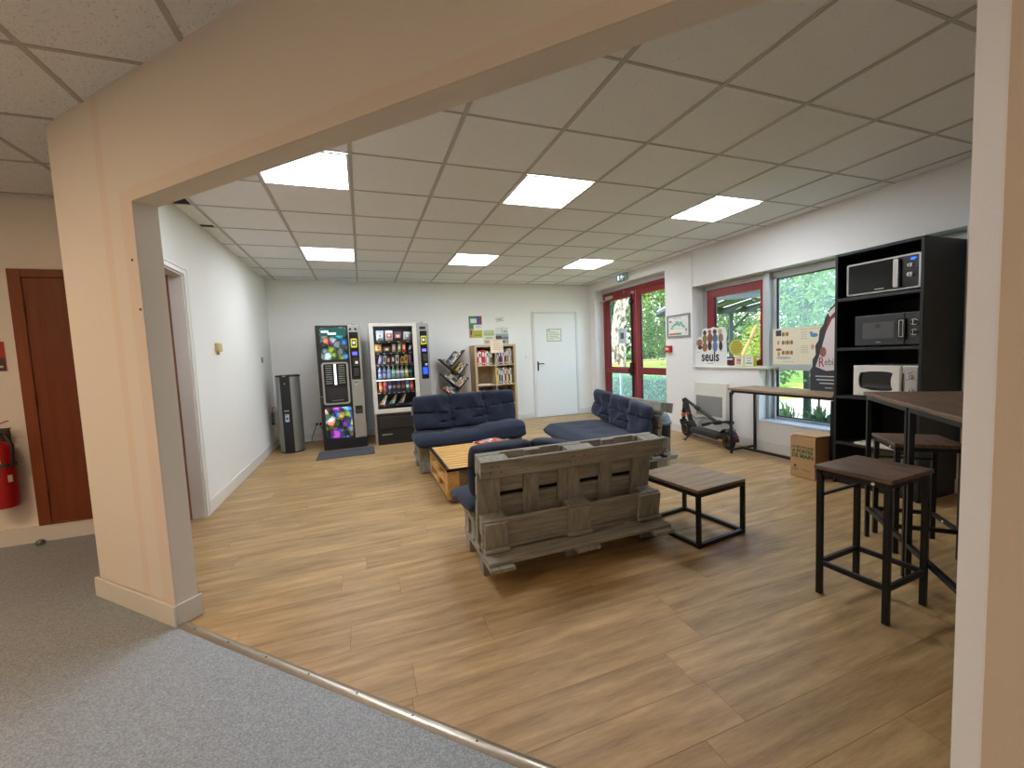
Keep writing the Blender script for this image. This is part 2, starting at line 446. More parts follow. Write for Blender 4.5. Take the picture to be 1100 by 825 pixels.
# screw heads and stain
for s, z in ((-.02, 1.55), (-.045, 1.78)):
    p = MWALL @ Vector((s, -.012, z)); q = MWALL @ Vector((s, -.008, z)); m.cyl(p, q, .006, n=10, mi=1)
struct('wall_front', m, [M_WALLC, plain((70, 60, 52), .6), M_WALLC2])
m = MB(); m.box(-4.2, -.30, 1.245, 1.45, 0, H); struct('wall_corridor', m, M_WALLC)
m = MB(); m.box(-4.3, -4.2, -7, 1.6, 0, H); m.box(-4.2, b.x + .2, -7.1, -7, 0, H); m.box(b.x, b.x + .2, -7, b.y, 0, H); struct('wall_rear', m, M_WALLC)

# ------------------------------------------------------------------ baseboards and threshold
def base_run(name, boxes, mat_=M_TRIM, M=None):
    m = MB()
    for x0, x1, y0, y1, h in boxes:
        m.box(x0, x1, y0, y1, 0, h, 0, .003, M)
    return struct(name, m, mat_)
base_run('baseboard_left', [(X0, X0 + .014, 1.29, Y1, .115)])
base_run('baseboard_back', [(X0 + .014, 4.27, Y1 - .014, Y1, .115), (5.30, X1, Y1 - .014, Y1, .115)])
base_run('baseboard_right', [(X1 - .014, X1, 1.715, 2.262, .115), (X1 - .014, X1, -1.055, 1.715, .115)])
m = MB(); m.box(-.78, .012, -.022, -.009, 0, .108, 0, .004, MWALL); m.box(0, .012, -.009, OD + .012, 0, .108, 0, .003, MWALL); m.box(-.78, -.766, -.009, OD, 0, .108, 0, .003, MWALL)
struct('baseboard_front', m, M_TRIM)
base_run('baseboard_corridor', [(-4.2, -.30, 1.228, 1.245, .125)])
m = MB()
prof = [(-.022 + .044 * i / 8, .001 + .007 * math.sin(PI * i / 8)) for i in range(9)] 
vs = []; fs = []
for s in (.0, OW):
    for n_, z in prof: vs.append(MWALL @ Vector((s, n_ + .005, z)))
    vs.append(MWALL @ Vector((s, .027, 0))); vs.append(MWALL @ Vector((s, -.017, 0)))
k = len(prof) + 2
fs = [(i, (i + 1) % k, k + (i + 1) % k, k + i) for i in range(k)] + [list(range(k))[::-1], list(range(k, 2 * k))]
m.add(vs, fs, 0)
for i in range(11):
    p = MWALL @ Vector((.12 + i * .26, .005, .0075)); m.cyl(p, p + Vector((0, 0, .0015)), .004, n=8, mi=1)
struct('trim_2', m, [plain((190, 180, 164), .32, .85, .12, 40), M_INK], smooth=True)

# ------------------------------------------------------------------ door_1 : white door in the back wall
m = MB(); y = Y1
m.box(4.285, 4.33, y - .022, y, 0, 2.06, 0, .004); m.box(5.225, 5.27, y - .022, y, 0, 2.06, 0, .004); m.box(4.33, 5.225, y - .022, y, 2.022, 2.06, 0, .004)
d1 = struct('door_1', m, M_TRIM)
obj('door_leaf', MB().box(4.335, 5.22, y - .014, y - .002, .008, 2.018, 0, .003), M_WHITE, d1)
m = MB(); m.box(4.365, 4.395, y - .024, y - .014, .92, 1.10, 0, .004); m.cyl((4.38, y - .02, 1.055), (4.38, y - .06, 1.055), .009); m.bar((4.372, y - .06, 1.055), (4.495, y - .06, 1.055), .016, .02, 0, .004)
m.box(4.43, 4.47, y - .016, y - .014, .995, 1.003, 1)
obj('door_handle', m, [M_BLACK, plain((180, 180, 180), .5)], d1)
m = MB(); m.box(4.59, 4.905, y - .017, y - .0145, 1.475, 1.72, 0)
m.box(4.605, 4.89, y - .0175, y - .017, 1.49, 1.705, 1)
for i, w in enumerate((.14, .22, .24, .2, .23, .1)):
    m.box(4.63, 4.63 + w, y - .018, y - .0175, 1.66 - i * .03, 1.667 - i * .03, 2)
m.box(4.62, 4.65, y - .018, y - .0175, 1.68, 1.70, 2)
obj('door_notice', m, [plain((150, 150, 140), .5), plain((222, 224, 206), .6, 0, .02), plain((120, 126, 110), .7)], d1)

# ------------------------------------------------------------------ door_3 : doorway in the left wall (casing + red-brown leaf)
m = MB()
for s in (0, 1):
    w = .055 if s == 0 else .048
    yy = DL1 if s == 0 else DL0 - .055
    m.box(X0, X0 + .014, yy, yy + .055, 0, DLH + .055, 0, .004)
    m.box(X0, X0 + .020, (yy + .035 if s == 0 else yy), (yy + .055 if s == 0 else yy + .02), 0, DLH + .055, 0, .004)
m.box(X0, X0 + .014, DL0, DL1, DLH, DLH + .055, 0, .004); m.box(X0, X0 + .020, DL0 - .055, DL1 + .055, DLH + .035, DLH + .055, 0, .004)
m.box(-.235, X0, DL1 - .012, DL1, 0, DLH, 0); m.box(-.235, X0, DL0, DL0 + .012, 0, DLH, 0); m.box(-.235, X0, DL0, DL1, DLH - .012, DLH, 0)
d3 = struct('door_3', m, M_TRIM)
obj('door_leaf', MB().box(-.275, -.236, DL0, DL1, .005, DLH, 0, .002), M_DOORRED, d3)

# ------------------------------------------------------------------ door_4 : red-brown service cupboard door in the corridor
m = MB(); y = 1.245
m.box(-1.19, -1.115, y - .028, y, .126, 2.045, 0, .004); m.box(-.42, -.345, y - .028, y, .126, 2.045, 0, .004); m.box(-1.115, -.42, y - .028, y, 1.985, 2.045, 0, .004); m.box(-1.115, -.42, y - .028, y, .126, .145, 0, .004)
d4 = struct('door_4', m, wood((112, 56, 30), (138, 74, 42), 2, 3, .45, 20, name='red_brown_frame'))
obj('door_leaf', MB().box(-1.112, -.423, y - .024, y - .002, .148, 1.982, 0, .003), M_DOORRED, d4)
for z in (.36, 1.08, 1.76):
    obj('hinge', MB().cyl((-1.113, y - .034, z - .045), (-1.113, y - .034, z + .045), .008, n=10), M_DOORRED, d4, True)

# ------------------------------------------------------------------ door_2 : red glazed double exit door
xd = 5.75
M_DARKSEAL = plain((20, 22, 24), .6)
m = MB()
m.box(xd, xd + .07, 4.165, 4.245, 0, 2.36, 0, .004); m.box(xd, xd + .07, 2.27, 2.35, 0, 2.36, 0, .004); m.box(xd, xd + .07, 2.35, 4.165, 2.29, 2.36, 0, .004)
m.box(xd - .01, xd + .09, 2.262, 4.255, 2.36, 2.425, 1); m.box(xd + .005, xd + .09, 4.245, 4.255, 0, 2.4, 1); m.box(xd + .005, xd + .09, 2.262, 2.27, 0, 2.4, 1)
d2 = struct('door_2', m, [M_RED, M_ALU])
def leaf_door(y0, y1, name, hinge_hi):
    m = MB(); st = .105
    x0 = xd + .008; x1 = xd + .055
    m.box(x0, x1, y0, y0 + st, .01, 2.285, 0, .004); m.box(x0, x1, y1 - st, y1, .01, 2.285, 0, .004)
    m.box(x0, x1, y0 + st, y1 - st, 2.19, 2.285, 0, .004); m.box(x0, x1, y0 + st, y1 - st, .812, .932, 0, .004); m.box(x0, x1, y0 + st, y1 - st, .01, .13, 0, .004)
    for za, zb in ((.13, .812), (.932, 2.19)):   # dark gaskets
        m.box(x0 + .012, x0 + .03, y0 + st, y0 + st + .014, za, zb, 1); m.box(x0 + .012, x0 + .03, y1 - st - .014, y1 - st, za, zb, 1)
    lf = obj(name, m, [M_RED, M_DARKSEAL], d2)
    obj('upper_pane', MB().box(x0 + .018, x0 + .024, y0 + st, y1 - st, .932, 2.19), M_GLASS, lf)
    obj('lower_pane', MB().box(x0 + .018, x0 + .024, y0 + st, y1 - st, .13, .812), M_GLASS2, lf)
    return lf
ll = leaf_door(3.245, 4.165, 'door_leaf', 1); rl = leaf_door(2.35, 3.215, 'door_leaf', 0)
m = MB()   # panic bar with vertical rods
m.box(xd - .045, xd + .008, 4.06, 4.13, .825, .925, 0, .008); m.box(xd - .045, xd + .008, 3.30, 3.37, .79, 1.02, 0, .008)
m.box(xd - .075, xd - .035, 3.36, 4.07, .83, .915, 1, .012)
m.box(xd - .012, xd + .008, 3.32, 3.36, .04, 2.24, 0, .004); m.cyl((xd - .03, 3.335, 2.10), (xd + .008, 3.335, 2.10), .045, n=20, mi=0); m.cyl((xd - .034, 3.335, 2.10), (xd - .03, 3.335, 2.10), .018, n=12, mi=2)
obj('panic_bar', m, [M_BLACK, M_RED, M_SILVER], ll)
m = MB(); m.box(xd - .05, xd, 3.88, 4.10, 2.235, 2.285, 0, .006); m.bar((xd - .03, 3.95, 2.23), (xd - .09, 4.24, 2.20), .018, .012, 0); m.bar((xd - .09, 4.24, 2.2), (xd + .0, 4.2, 2.21), .018, .012, 0)
obj('door_closer', m, M_ALU, d2)
m = MB(); m.box(xd + .002, xd + .008, 3.50, 3.75, 1.372, 1.65, 0); m.box(xd + .001, xd + .002, 3.585, 3.69, 1.455, 1.57, 1)
obj('door_notice', m, [plain((200, 206, 222), .5, 0, .03), plain((84, 92, 100), .6)], ll)
m = MB(); m.box(xd - .002, xd + .008, 3.27, 3.34, 2.262, 2.278, 0); m.box(xd - .002, xd + .008, 3.26, 3.36, 2.235, 2.247, 0); m.box(xd - .002, xd, 3.55, 3.56, 2.28, 2.33, 0)
obj('sticker', m, M_PAPER, d2)

# ------------------------------------------------------------------ window_1 : small red casement, window_2 : tall aluminium light
YZ = Matrix(((0, 0, 1, 0), (1, 0, 0, 0), (0, 1, 0, 0), (0, 0, 0, 1)))
m = MB(); z0, z1, y0, y1 = .99, 2.02, .735, 1.632
m.ring([(y0, z0), (y1, z0), (y1, z1), (y0, z1)], [(y0 + .03, z0 + .045), (y1 - .05, z0 + .045), (y1 - .05, z1 - .045), (y0 + .03, z1 - .045)], xd, xd + .06, 0, YZ)
m.box(xd + .005, xd + .08, y1, 1.715, z0 - .03, 2.085, 1, .003); m.box(xd + .002, xd + .08, y0, y1, z1, 2.085, 1, .003); m.box(xd - .004, xd + .02, y1 + .03, y1 + .05, z0, 2.08, 1)
w1 = struct('window_1', m, [M_RED, M_ALU])
m = MB(); a0, a1, c0, c1 = y0 + .028, y1 - .048, z0 + .043, z1 - .043; w = .068
m.ring([(a0, c0), (a1, c0), (a1, c1), (a0, c1)], [(a0 + .04, c0 + w), (a1 - w - .02, c0 + w), (a1 - w - .02, c1 - w), (a0 + .04, c1 - w)], xd - .014, xd + .04, 0, YZ); m.ring([(a0 + .004, c0 + .004), (a1 - .004, c0 + .004), (a1 - .004, c1 - .004), (a0 + .004, c1 - .004)], [(a0 + .028, c0 + w - .012), (a1 - w - .008, c0 + w - .012), (a1 - w - .008, c1 - w + .012), (a0 + .028, c1 - w + .012)], xd - .018, xd - .0142, 0, YZ)
m.box(xd + .0, xd + .02, a1 - w - .034, a1 - w - .02, c0 + w, c1 - w, 1)
sash = obj('sash', m, [M_RED, M_DARKSEAL], w1)
obj('pane', MB().box(xd + .012, xd + .018, a0 + .04, a1 - w - .02, c0 + w, c1 - w), M_GLASS, w1)
m = MB(); m.box(xd - .0195, xd - .018, 1.20, 1.30, 1.062, 1.082, 0, 0); m.box(xd - .0195, xd - .018, .80, .90, 1.07, 1.092, 0); m.box(xd - .0195, xd - .018, .82, .88, 1.057, 1.066, 0)
obj('sticker', m, M_PAPER, w1)
m = MB()
m.box(xd - .06, xd + .08, .653, .735, .36, 2.085, 0, .004)                      # mullion
m.box(xd, xd + .06, .61, .655, .36, 2.02, 0, .003); m.box(xd, xd + .08, -1.055, .655, 2.0, 2.085, 0, .003)
m.box(xd - .02, xd + .06, -1.055, .655, .94, 1.008, 0, .004); m.box(xd, xd + .06, -1.055, .655, .358, .39, 0, .003)
m.box(xd + .01, xd + .03, .592, .61, .39, .94, 1); m.box(xd + .01, xd + .03, .592, .61, 1.008, 2.0, 1); m.box(xd + .01, xd + .03, -1.055, .6, .39, .40, 1); m.box(xd + .01, xd + .03, -1.055, .6, 1.988, 2.0, 1)
w2 = struct('window_2', m, [M_ALU, M_DARKSEAL])
obj('upper_pane', MB().box(xd + .016, xd + .022, -1.055, .61, 1.008, 2.0), M_GLASS2, w2)
obj('lower_pane', MB().box(xd + .016, xd + .022, -1.055, .61, .39, .94), M_GLASS, w2)
struct('trim_3', MB().box(5.545, xd, .56, 1.715, .962, .985, 0, .004), M_TRIM)      # upper sill board
struct('trim_4', MB().box(5.555, xd, -1.055, .688, .343, .36, 0, .004), M_WHITE)      # lower sill board
# thin cable down the mullion
struct('trim_5', MB().tube([(5.70, .60, .97), (5.70, .585, .9), (5.70, .58, .7), (5.70, .58, .37)], .006), M_WHITE, smooth=True)

# ------------------------------------------------------------------ ceiling lights
for k, (cx, cy) in enumerate([(.9, .3), (2.7, .3), (4.5, .3), (.9, 2.7), (2.7, 2.7), (4.5, 2.7)]):
    row = 'front row' if cy < 1 else 'row near the back wall'
    pos = ['left', 'middle', 'right'][k % 3]
    lt = thing('ceiling_light', 'square white LED ceiling panel, %s one of the %s' % (pos, row), 'ceiling light', (cx, cy, H), 0, 'LED panels in the room ceiling')
    fr = MB(); fr.ring([(-.29, -.29), (.29, -.29), (.29, .29), (-.29, .29)], [(-.275, -.275), (.275, -.275), (.275, .275), (-.275, .275)], -.012, -.007)
    obj('frame', fr, M_WHITE, lt)
    obj('diffuser', MB().box(-.275, .275, -.275, .275, -.011, -.008), M_PANEL, lt)
for k, (cx, cy) in enumerate(WARM_SPOTS):
    lt = thing('ceiling_light', 'warm white LED panel in the speckled corridor ceiling', 'ceiling light', (cx, cy, H), 0, 'LED panels in the corridor ceiling')
    fr = MB(); fr.ring([(-.29, -.29), (.29, -.29), (.29, .29), (-.29, .29)], [(-.275, -.275), (.275, -.275), (.275, .275), (-.275, .275)], -.012, -.007)
    obj('frame', fr, M_WHITE, lt)
    obj('diffuser', MB().box(-.275, .275, -.275, .275, -.011, -.008), M_WARM, lt)

# ------------------------------------------------------------------ world and sun
wd = bpy.data.worlds.new('daylight'); scn.world = wd; wd.use_nodes = True; nt = wd.node_tree; nt.nodes.clear()
sky = nt.nodes.new('ShaderNodeTexSky'); sky.sky_type = 'NISHITA'; sky.sun_disc = False; sky.sun_elevation = math.radians(48); sky.sun_rotation = math.radians(290)
bg = nt.nodes.new('ShaderNodeBackground'); bg.inputs[1].default_value = SKY_STRENGTH; ow = nt.nodes.new('ShaderNodeOutputWorld')
nt.links.new(sky.outputs[0], bg.inputs[0]); nt.links.new(bg.outputs[0], ow.inputs[0])
sun = bpy.data.lights.new('sun', 'SUN'); sun.energy = SUN_STRENGTH; sun.angle = .01; sun.color = (1, .95, .86)
so = bpy.data.objects.new('sun', sun); COL.objects.link(so)
so.rotation_euler = Vector((.62, .42, -.80)).to_track_quat('-Z', 'Y').to_euler(); so.location = (3, 0, 9)

vs_ = scn.view_settings; vs_.view_transform = 'Standard'; vs_.look = 'None'; vs_.exposure = EXPOSURE; vs_.gamma = 1; vs_.use_curve_mapping = False
cy = scn.cycles
cy.use_denoising = True; cy.max_bounces = 10; cy.diffuse_bounces = 5; cy.glossy_bounces = 4; cy.transmission_bounces = 6; cy.transparent_max_bounces = 16
cy.sample_clamp_indirect = 6; cy.caustics_reflective = False; cy.caustics_refractive = False
# ------------------------------------------------------------------ pallet sofas
def pallet_sofa(label, loc, rotz, depth, tongue=.185):
    """local: x along the width, -y towards the sitter, +y behind"""
    t = thing('pallet_sofa', label, 'sofa', loc, rotz)
    XS = ((-.535, .14), (0, .15), (.535, .14)); W = .605; B = .003
    # lower pallet: stringers are its own mesh, boards and blocks are sub-parts
    m = MB()
    m.box(-.075, .075, -depth, tongue - .015, .10, .122, 0, B)
    lp = obj('base_pallet', m, M_PALLETY, t)
    for x, w in (XS[0], XS[2]): obj('stringer_board', MB().box(x - w / 2, x + w / 2, -depth, tongue, .10, .122, 0, B), M_PALLETY, lp)
    fr = -depth
    nrow = [(-.10, 0), (fr, fr + .10)] + ([(-.5, -.40)] if depth > .6 else [])
    for ya, yb in nrow:
        for x, w in XS: obj('block', MB().box(x - w / 2 + .005, x + w / 2 - .005, ya, yb, 0, .10, 0, .004), M_PALLETZ, lp)
    ys = [(.02, .15), (-.16, -.05), (fr, fr + .1)] + ([(-.4, -.29), (-.6, -.49)] if depth > .6 else [(-.295, -.195)])
    for ya, yb in ys: obj('deck_board', MB().box(-W, W, ya, yb, .1225, .144, 0, B), M_PALLET, lp)
    # upper pallet
    m = MB()
    m.box(-.075, .075, -depth, -.145, .2445, .266, 0, B)
    up = obj('seat_pallet', m, M_PALLETY, t)
    for x, w in (XS[0], XS[2]): obj('stringer_board', MB().box(x - w / 2, x + w / 2, -depth, -.145, .2445, .266, 0, B), M_PALLETY, up)
    for ya, yb in [(-.245, -.15), (fr, fr + .10)] + ([(-.54, -.44)] if depth > .6 else []):
        for x, w in XS: obj('block', MB().box(x - w / 2 + .005, x + w / 2 - .005, ya, yb, .1445, .244, 0, .004), M_PALLETZ, up)
    n = 3 if depth < .6 else 5
    gap = (depth - .145 - .085 * n) / (n - 1)
    for i in range(n):
        ya = fr + i * (.085 + gap)
        obj('deck_board', MB().box(-W, W, ya, ya + .085, .2665, .288, 0, B), M_PALLET, up)
    # back pallet, leaning
    th = math.radians(8)
    MBk = T(0, -.128, .1455) @ R(-th, 'X') @ Matrix(((1, 0, 0, 0), (0, 1, 0, 0), (0, 0, 1, 0), (0, 0, 0, 1)))
    BH = .565
    m = MB(); ups = []
    for x0, x1 in ((-.605, -.465), (-.315, -.215), (-.085, .065), (.211, .303), (.452, .596)):
        if x0 != -.085: ups.append((-x1, -x0))
    m.box(-.065, .085, .022, .044, .02, BH, 0, B, MBk)
    bp = obj('back_pallet', m, M_PALLETZ, t)
    for x0, x1 in ups: obj('upright_board', MB().box(x0, x1, .022, .044, .02, BH, 0, B, MBk), M_PALLETZ, bp)
    for h0, h1 in ((.02, .15), (.153, .285), (.315, .425), (.45, BH)): obj('deck_board', MB().box(-W, W, 0, .0215, h0, h1, 0, B, MBk), M_PALLET, bp)
    for x0, x1 in ((-.605, -.44), (-.068, .11), (.475, .605)):
        x0, x1 = -x1, -x0
        obj('block', MB().box(x0, x1, .0445, .1215, .47, BH - .002, 0, .004, MBk), M_PALLETZ, bp)
        obj('block', MB().box(x0 + .01, x1 - .01, .0445, .1215, .095, .205, 0, .004, MBk), M_PALLETZ, bp)
    nm = MB().box(-W - .006, W + .006, .122, .144, .462, BH, 0, .005, MBk)
    for x in (-.52, -.47, -.55, -.02, .03, .06, .5, .55):      # nail heads
        for h in (.50, .535):
            e = .01 * math.sin(x * 90 + h * 70); nm.cyl(MBk @ Vector((x + e, .1432, h - .004)), MBk @ Vector((x + e, .1452, h - .004)), .004, n=8, mi=1)
    obj('skid_board', nm, [M_PALLET, plain((60, 50, 44), .6)], bp)
    obj('skid_board', MB().box(-W, W, .122, .144, .05, .207, 0, .004, MBk), M_PALLET, bp)
    obj('ledge_board', MB().box(-W, W, .095, .150, .026, .048, 0, B, MBk), M_PALLET, bp)
    for x0, x1 in ((-.598, -.455), (-.072, .085), (.437, .602)):
        x0, x1 = -x1, -x0
        obj('cover_block', MB().box(x0, x1, .1445, .166, .052, .2, 0, .006, MBk), M_PALLETZ, bp)
        obj('ledge_tongue', MB().box(x0 - .005, x1 + .005, .1505, .188, .03, .05, 0, .006, MBk), M_PALLET, bp)
    return t

def cushion(name, label, w, d, t, tufts, world, warp=None, seed=0, nx=110, ny=56, dip=.92):
    """tufted futon: w x d x t, local z = thickness. top/bottom grids closed at the rim"""
    rnd = random.Random(seed)
    segs = SEAMS if len(tufts) > 4 else []
    def thick(u, v):
        e = (max(0, 1 - abs(u) ** 7) * max(0, 1 - abs(v) ** 5)) ** .36
        k = 0
        for (a, b) in tufts:
            dx = (u - a) * w / 2; dy = (v - b) * d / 2
            r2 = dx * dx + dy * dy
            k = max(k, math.exp(-r2 / .0022), .72 * math.exp(-r2 / .014))
        for (a0, b0, a1, b1, st) in segs:
            px, py = (u - a0) * w / 2, (v - b0) * d / 2; qx, qy = (a1 - a0) * w / 2, (b1 - b0) * d / 2
            tt = max(0, min(1, (px * qx + py * qy) / (qx * qx + qy * qy)))
            r2 = (px - tt * qx) ** 2 + (py - tt * qy) ** 2
            k = max(k, st * math.exp(-r2 / .0005) * 1.7, st * .95 * math.exp(-r2 / .006))
        puff = .04 * math.sin(u * 9 + seed) * math.sin(v * 5 + 2 * seed)
        return t / 2 * e * (1 + puff) * (1 - dip * min(k, 1))
    vs = []; fs = []
    def P(u, v, sg):
        # round the outline a little
        cu = 1 - .035 * abs(v) ** 4; cv = 1 - .06 * abs(u) ** 6
        if segs: cv *= 1 - .07 * math.exp(-((u - (-.33 if v > 0 else -.27)) / .045) ** 2) - .07 * math.exp(-((u - (.35 if v > 0 else .41)) / .045) ** 2)
        q = Vector((u * w / 2 * cu, v * d / 2 * cv, sg * thick(u, v)))
        return world @ (warp(q) if warp else q)
    sp = lambda i, n: math.sin((i / n * 2 - 1) * PI / 2) * .5 + (i / n * 2 - 1) * .5
    for sg in (1, -1):
        for j in range(ny + 1):
            for i in range(nx + 1): vs.append(P(sp(i, nx), sp(j, ny), sg))
    N = (nx + 1) * (ny + 1)
    for j in range(ny):
        for i in range(nx):
            a = j * (nx + 1) + i
            fs.append((a, a + 1, a + nx + 2, a + nx + 1)); fs.append((N + a, N + a + nx + 1, N + a + nx + 2, N + a + 1))
    for i in range(nx): fs.append((i, N + i, N + i + 1, i + 1)); a = ny * (nx + 1) + i; fs.append((a, a + 1, N + a + 1, N + a))
    for j in range(ny): a = j * (nx + 1); b_ = a + nx; fs.append((a, a + nx + 1, N + a + nx + 1, N + a)); fs.append((b_, N + b_, N + b_ + nx + 1, b_ + nx + 1))
    o = obj(name, MB().add(vs, fs), M_NAVY, None, True, 70)
    bm = bmesh.new(); bm.from_mesh(o.data); bmesh.ops.remove_doubles(bm, verts=bm.verts[:], dist=.0004); bmesh.ops.recalc_face_normals(bm, faces=bm.faces[:]); bm.to_mesh(o.data); bm.free()
    o.data.polygons.foreach_set('use_smooth', [True] * len(o.data.polygons))
    return tag(o, label, 'cushion')

TUFT_B = [(-.64, -.06), (-.33, .42), (-.28, -.58), (.05, .03), (.35, .52), (.4, -.45), (.73, .14)]
SEAMS = [(-.33, 1, -.33, .42, .6), (-.33, .42, -.28, -.58, .42), (-.28, -.58, -.27, -1, .5), (.35, 1, .35, .52, .6), (.35, .52, .4, -.45, .42), (.4, -.45, .41, -1, .5), (-1, 0, -.64, -.06, .55), (-.64, -.06, -.4, -.1, .4), (-.22, .02, .05, .03, .4), (.05, .03, .3, .03, .4), (.5, .1, .73, .14, .4), (.73, .14, 1, .22, .55), (.15, -.5, .4, -.45, .4), (-.5, -.62, -.28, -.58, .4)]
TUFT_S = [(-.5, -.1), (0, -.1), (.5, -.1)]
def sofa_set(which, label, loc, rotz, depth, seat_d, seat_y, seat_t, back_h, lift=None, seed=1, bx=0.0, seat_w=1.3, back_w=1.24, back_warp=None, lean=9, tongue=.185):
    pallet_sofa(label, loc, rotz, depth, tongue)
    Mw = T(*loc) @ R(rotz, 'Z')
    edge = -depth
    def warp(q):
        y = q.y + seat_y
        over = max(0, edge - .01 - y)
        z = q.z - min(.07, over * .45)
        q2 = Vector((q.x, q.y, z))
        if lift: q2 = lift(q2)
        return q2
    cushion('seat_cushion', 'navy tufted futon seat cushion on the %s' % which, seat_w, seat_d, seat_t, TUFT_S, Mw @ T(bx, seat_y, .291 + seat_t / 2), warp, seed, dip=.35)
    th = math.radians(lean)
    bt = .19
    cz = .292 + seat_t * .93 + back_h / 2
    My = Mw @ T(bx, -.128 - .012 + (cz - .145) * math.tan(math.radians(8)) - bt / 2, cz) @ R(-th, 'X') @ R(PI / 2, 'X')
    cushion('back_cushion', 'navy buttoned futon back cushion leaning on the %s' % which, back_w, back_h, bt, TUFT_B, My, back_warp, seed + 3)

sofa_set('sofa with its back to the camera', 'grey-washed pallet sofa seen from behind, nearest to the camera', (2.36, -.655, 0), PI, .42, .62, -.43, .12, .345, None, 2, back_warp=lambda q: Vector((q.x, q.y - (.015 + .10 / (1 + math.exp((q.x + .05) * 12))) * (q.y + .17) / .34, q.z)))
def lift_back(q):
    s = 1 / (1 + math.exp(-(q.x - .18) * 14)); return Vector((q.x, q.y, q.z + .055 * s * (1 if q.z > 0 else 0)))
sofa_set('sofa in front of the bookcase', 'grey pallet sofa facing the camera in front of the bookcase', (2.31, 2.07, 0), 0, .42, .50, -.27 - .0, .15, .405, lift_back, 5)
sofa_set('sofa by the glass exit door', 'grey pallet sofa turned sideways in front of the glass exit door', (4.115, 1.14, 0), -PI / 2 - math.radians(3.8), .80, .82, -.51, .10, .345, None, 8, seat_w=1.27, back_w=1.28, back_warp=lambda q: Vector((q.x, q.y - .05 * q.x / .6, q.z + .02 * q.x / .6)), lean=10, tongue=.13)

# ------------------------------------------------------------------ pallet coffee table
t = thing('coffee_table', 'low coffee table of stacked honey-coloured pallets with black metal edges', 'coffee table', (2.25, 1.03, 0))
hx, hy = .45, .49
def tier(z0, name):
    m = MB()
    for x in (-hx + .05, 0, hx - .05):
        for y in (-hy + .055, .0, hy - .055): m.box(x - .05, x + .05, y - .055, y + .055, z0 + .018, z0 + .10, 0, .003)
    p = obj(name, m, M_PINEY, t)
    for x in (-hx + .05, 0, hx - .05): obj('skid_board', MB().box(x - .05, x + .05, -hy, hy, z0, z0 + .018, 0, .002), M_PINEY, p)
    for x in (-hx + .05, 0, hx - .05): obj('stringer_board', MB().box(x - .05, x + .05, -hy, hy, z0 + .1, z0 + .118, 0, .002), M_PINEY, p)
    return p
tier(.05, 'lower_pallet'); up = tier(.171, 'upper_pallet')
n = 11; wd_ = (2 * hy - .03) / n
for i in range(n):
    y = -hy + .015 + i * wd_
    obj('top_slat', MB().box(-hx + .012, hx - .012, y + .011, y + wd_ - .011, .2895, .31, 0, .002), M_PINE, up)
m = MB(); e = .004
for x0, x1, y0, y1 in ((-hx - e, -hx + .022, -hy - e, hy + e), (hx - .022, hx + e, -hy - e, hy + e), (-hx + .022, hx - .022, -hy - e, -hy + .012), (-hx + .022, hx - .022, hy - .012, hy + e)):
    m.box(x0, x1, y0, y1, .3105, .3145, 0)
m.box(-hx - e, -hx - .0005, -hy - e, hy + e, .292, .3145); m.box(-hx - e, hx + e, -hy - e, -hy - .0005, .292, .3145); m.box(hx + .0005, hx + e, -hy - e, hy + e, .292, .3145)
obj('edge_strip', m, M_BLACKSTEEL, t)
for sx in (-1, 1):
    for sy in (-1, 1):
        x, y = sx * (hx - .07), sy * (hy - .07)
        c = obj('caster', MB().cyl((x - .012, y, .022), (x + .012, y, .022), .022, n=16).box(x - .02, x + .02, y - .02, y + .02, .042, .05), M_BLACK, t, True)
# comic lying on it
mt = NT('printed_comic_cover'); v = mt.coord('Object', (1, 1, 1)); vo = mt.new('ShaderNodeTexVoronoi'); vo.inputs['Scale'].default_value = 22; mt.link(v, vo.inputs['Vector'])
sc_ = mt.new('ShaderNodeSeparateColor'); mt.link(vo.outputs['Color'], sc_.inputs[0])
mt.bsdf(mt.ramp(sc_.outputs[0], [(0, srgb(196, 44, 34)), (.3, srgb(226, 86, 50)), (.45, srgb(236, 230, 220)), (.65, srgb(240, 236, 228)), (.75, srgb(60, 44, 44)), (.9, srgb(190, 60, 44))]), .35)
m = MB(); Mm = T(2.44, 1.415, .3155) @ R(.32, 'Z')
m.box(-.15, .15, -.1, .1, .0, .012, 0, 0, Mm); m.box(-.149, .148, -.099, .099, .0008, .0112, 1, 0, Mm)
tag(obj('comic_book', m, [mt.m, M_PAPER]), 'red and white comic book lying on the slatted coffee table', 'book')

# ------------------------------------------------------------------ side table
t = thing('side_table', 'low square table with brown board top and black tube frame beside the pallet sofa', 'side table', (3.275, -.645, 0), math.radians(6.5))
hw, hd = .225, .25
obj('tabletop', MB().box(-hw, hw, -hd, hd, .352, .372, 0, .002), M_RUSTIC, t)
for z, fn in ((.338, 'top_frame'), (.014, 'bottom_frame')):
    m = MB(); m.box(-hw, hw, -hd, -hd + .025, z - .0125, z + .0125, 0, .002); m.box(-hw, hw, hd - .025, hd, z - .0125, z + .0125, 0, .002)
    m.box(-hw, -hw + .025, -hd + .025, hd - .025, z - .0125, z + .0125, 0, .002); m.box(hw - .025, hw, -hd + .025, hd - .025, z - .0125, z + .0125, 0, .002)
    obj(fn, m, M_BLACKSTEEL, t)
for sx in (-1, 1):
    for sy in (-1, 1):
        x0 = hw - .025 if sx > 0 else -hw; y0 = hd - .025 if sy > 0 else -hd
        obj('leg', MB().box(x0, x0 + .025, y0, y0 + .025, .0265, .3255, 0, .002).box(x0, x0 + .025, y0, y0 + .025, 0, .0015), M_BLACKSTEEL, t)

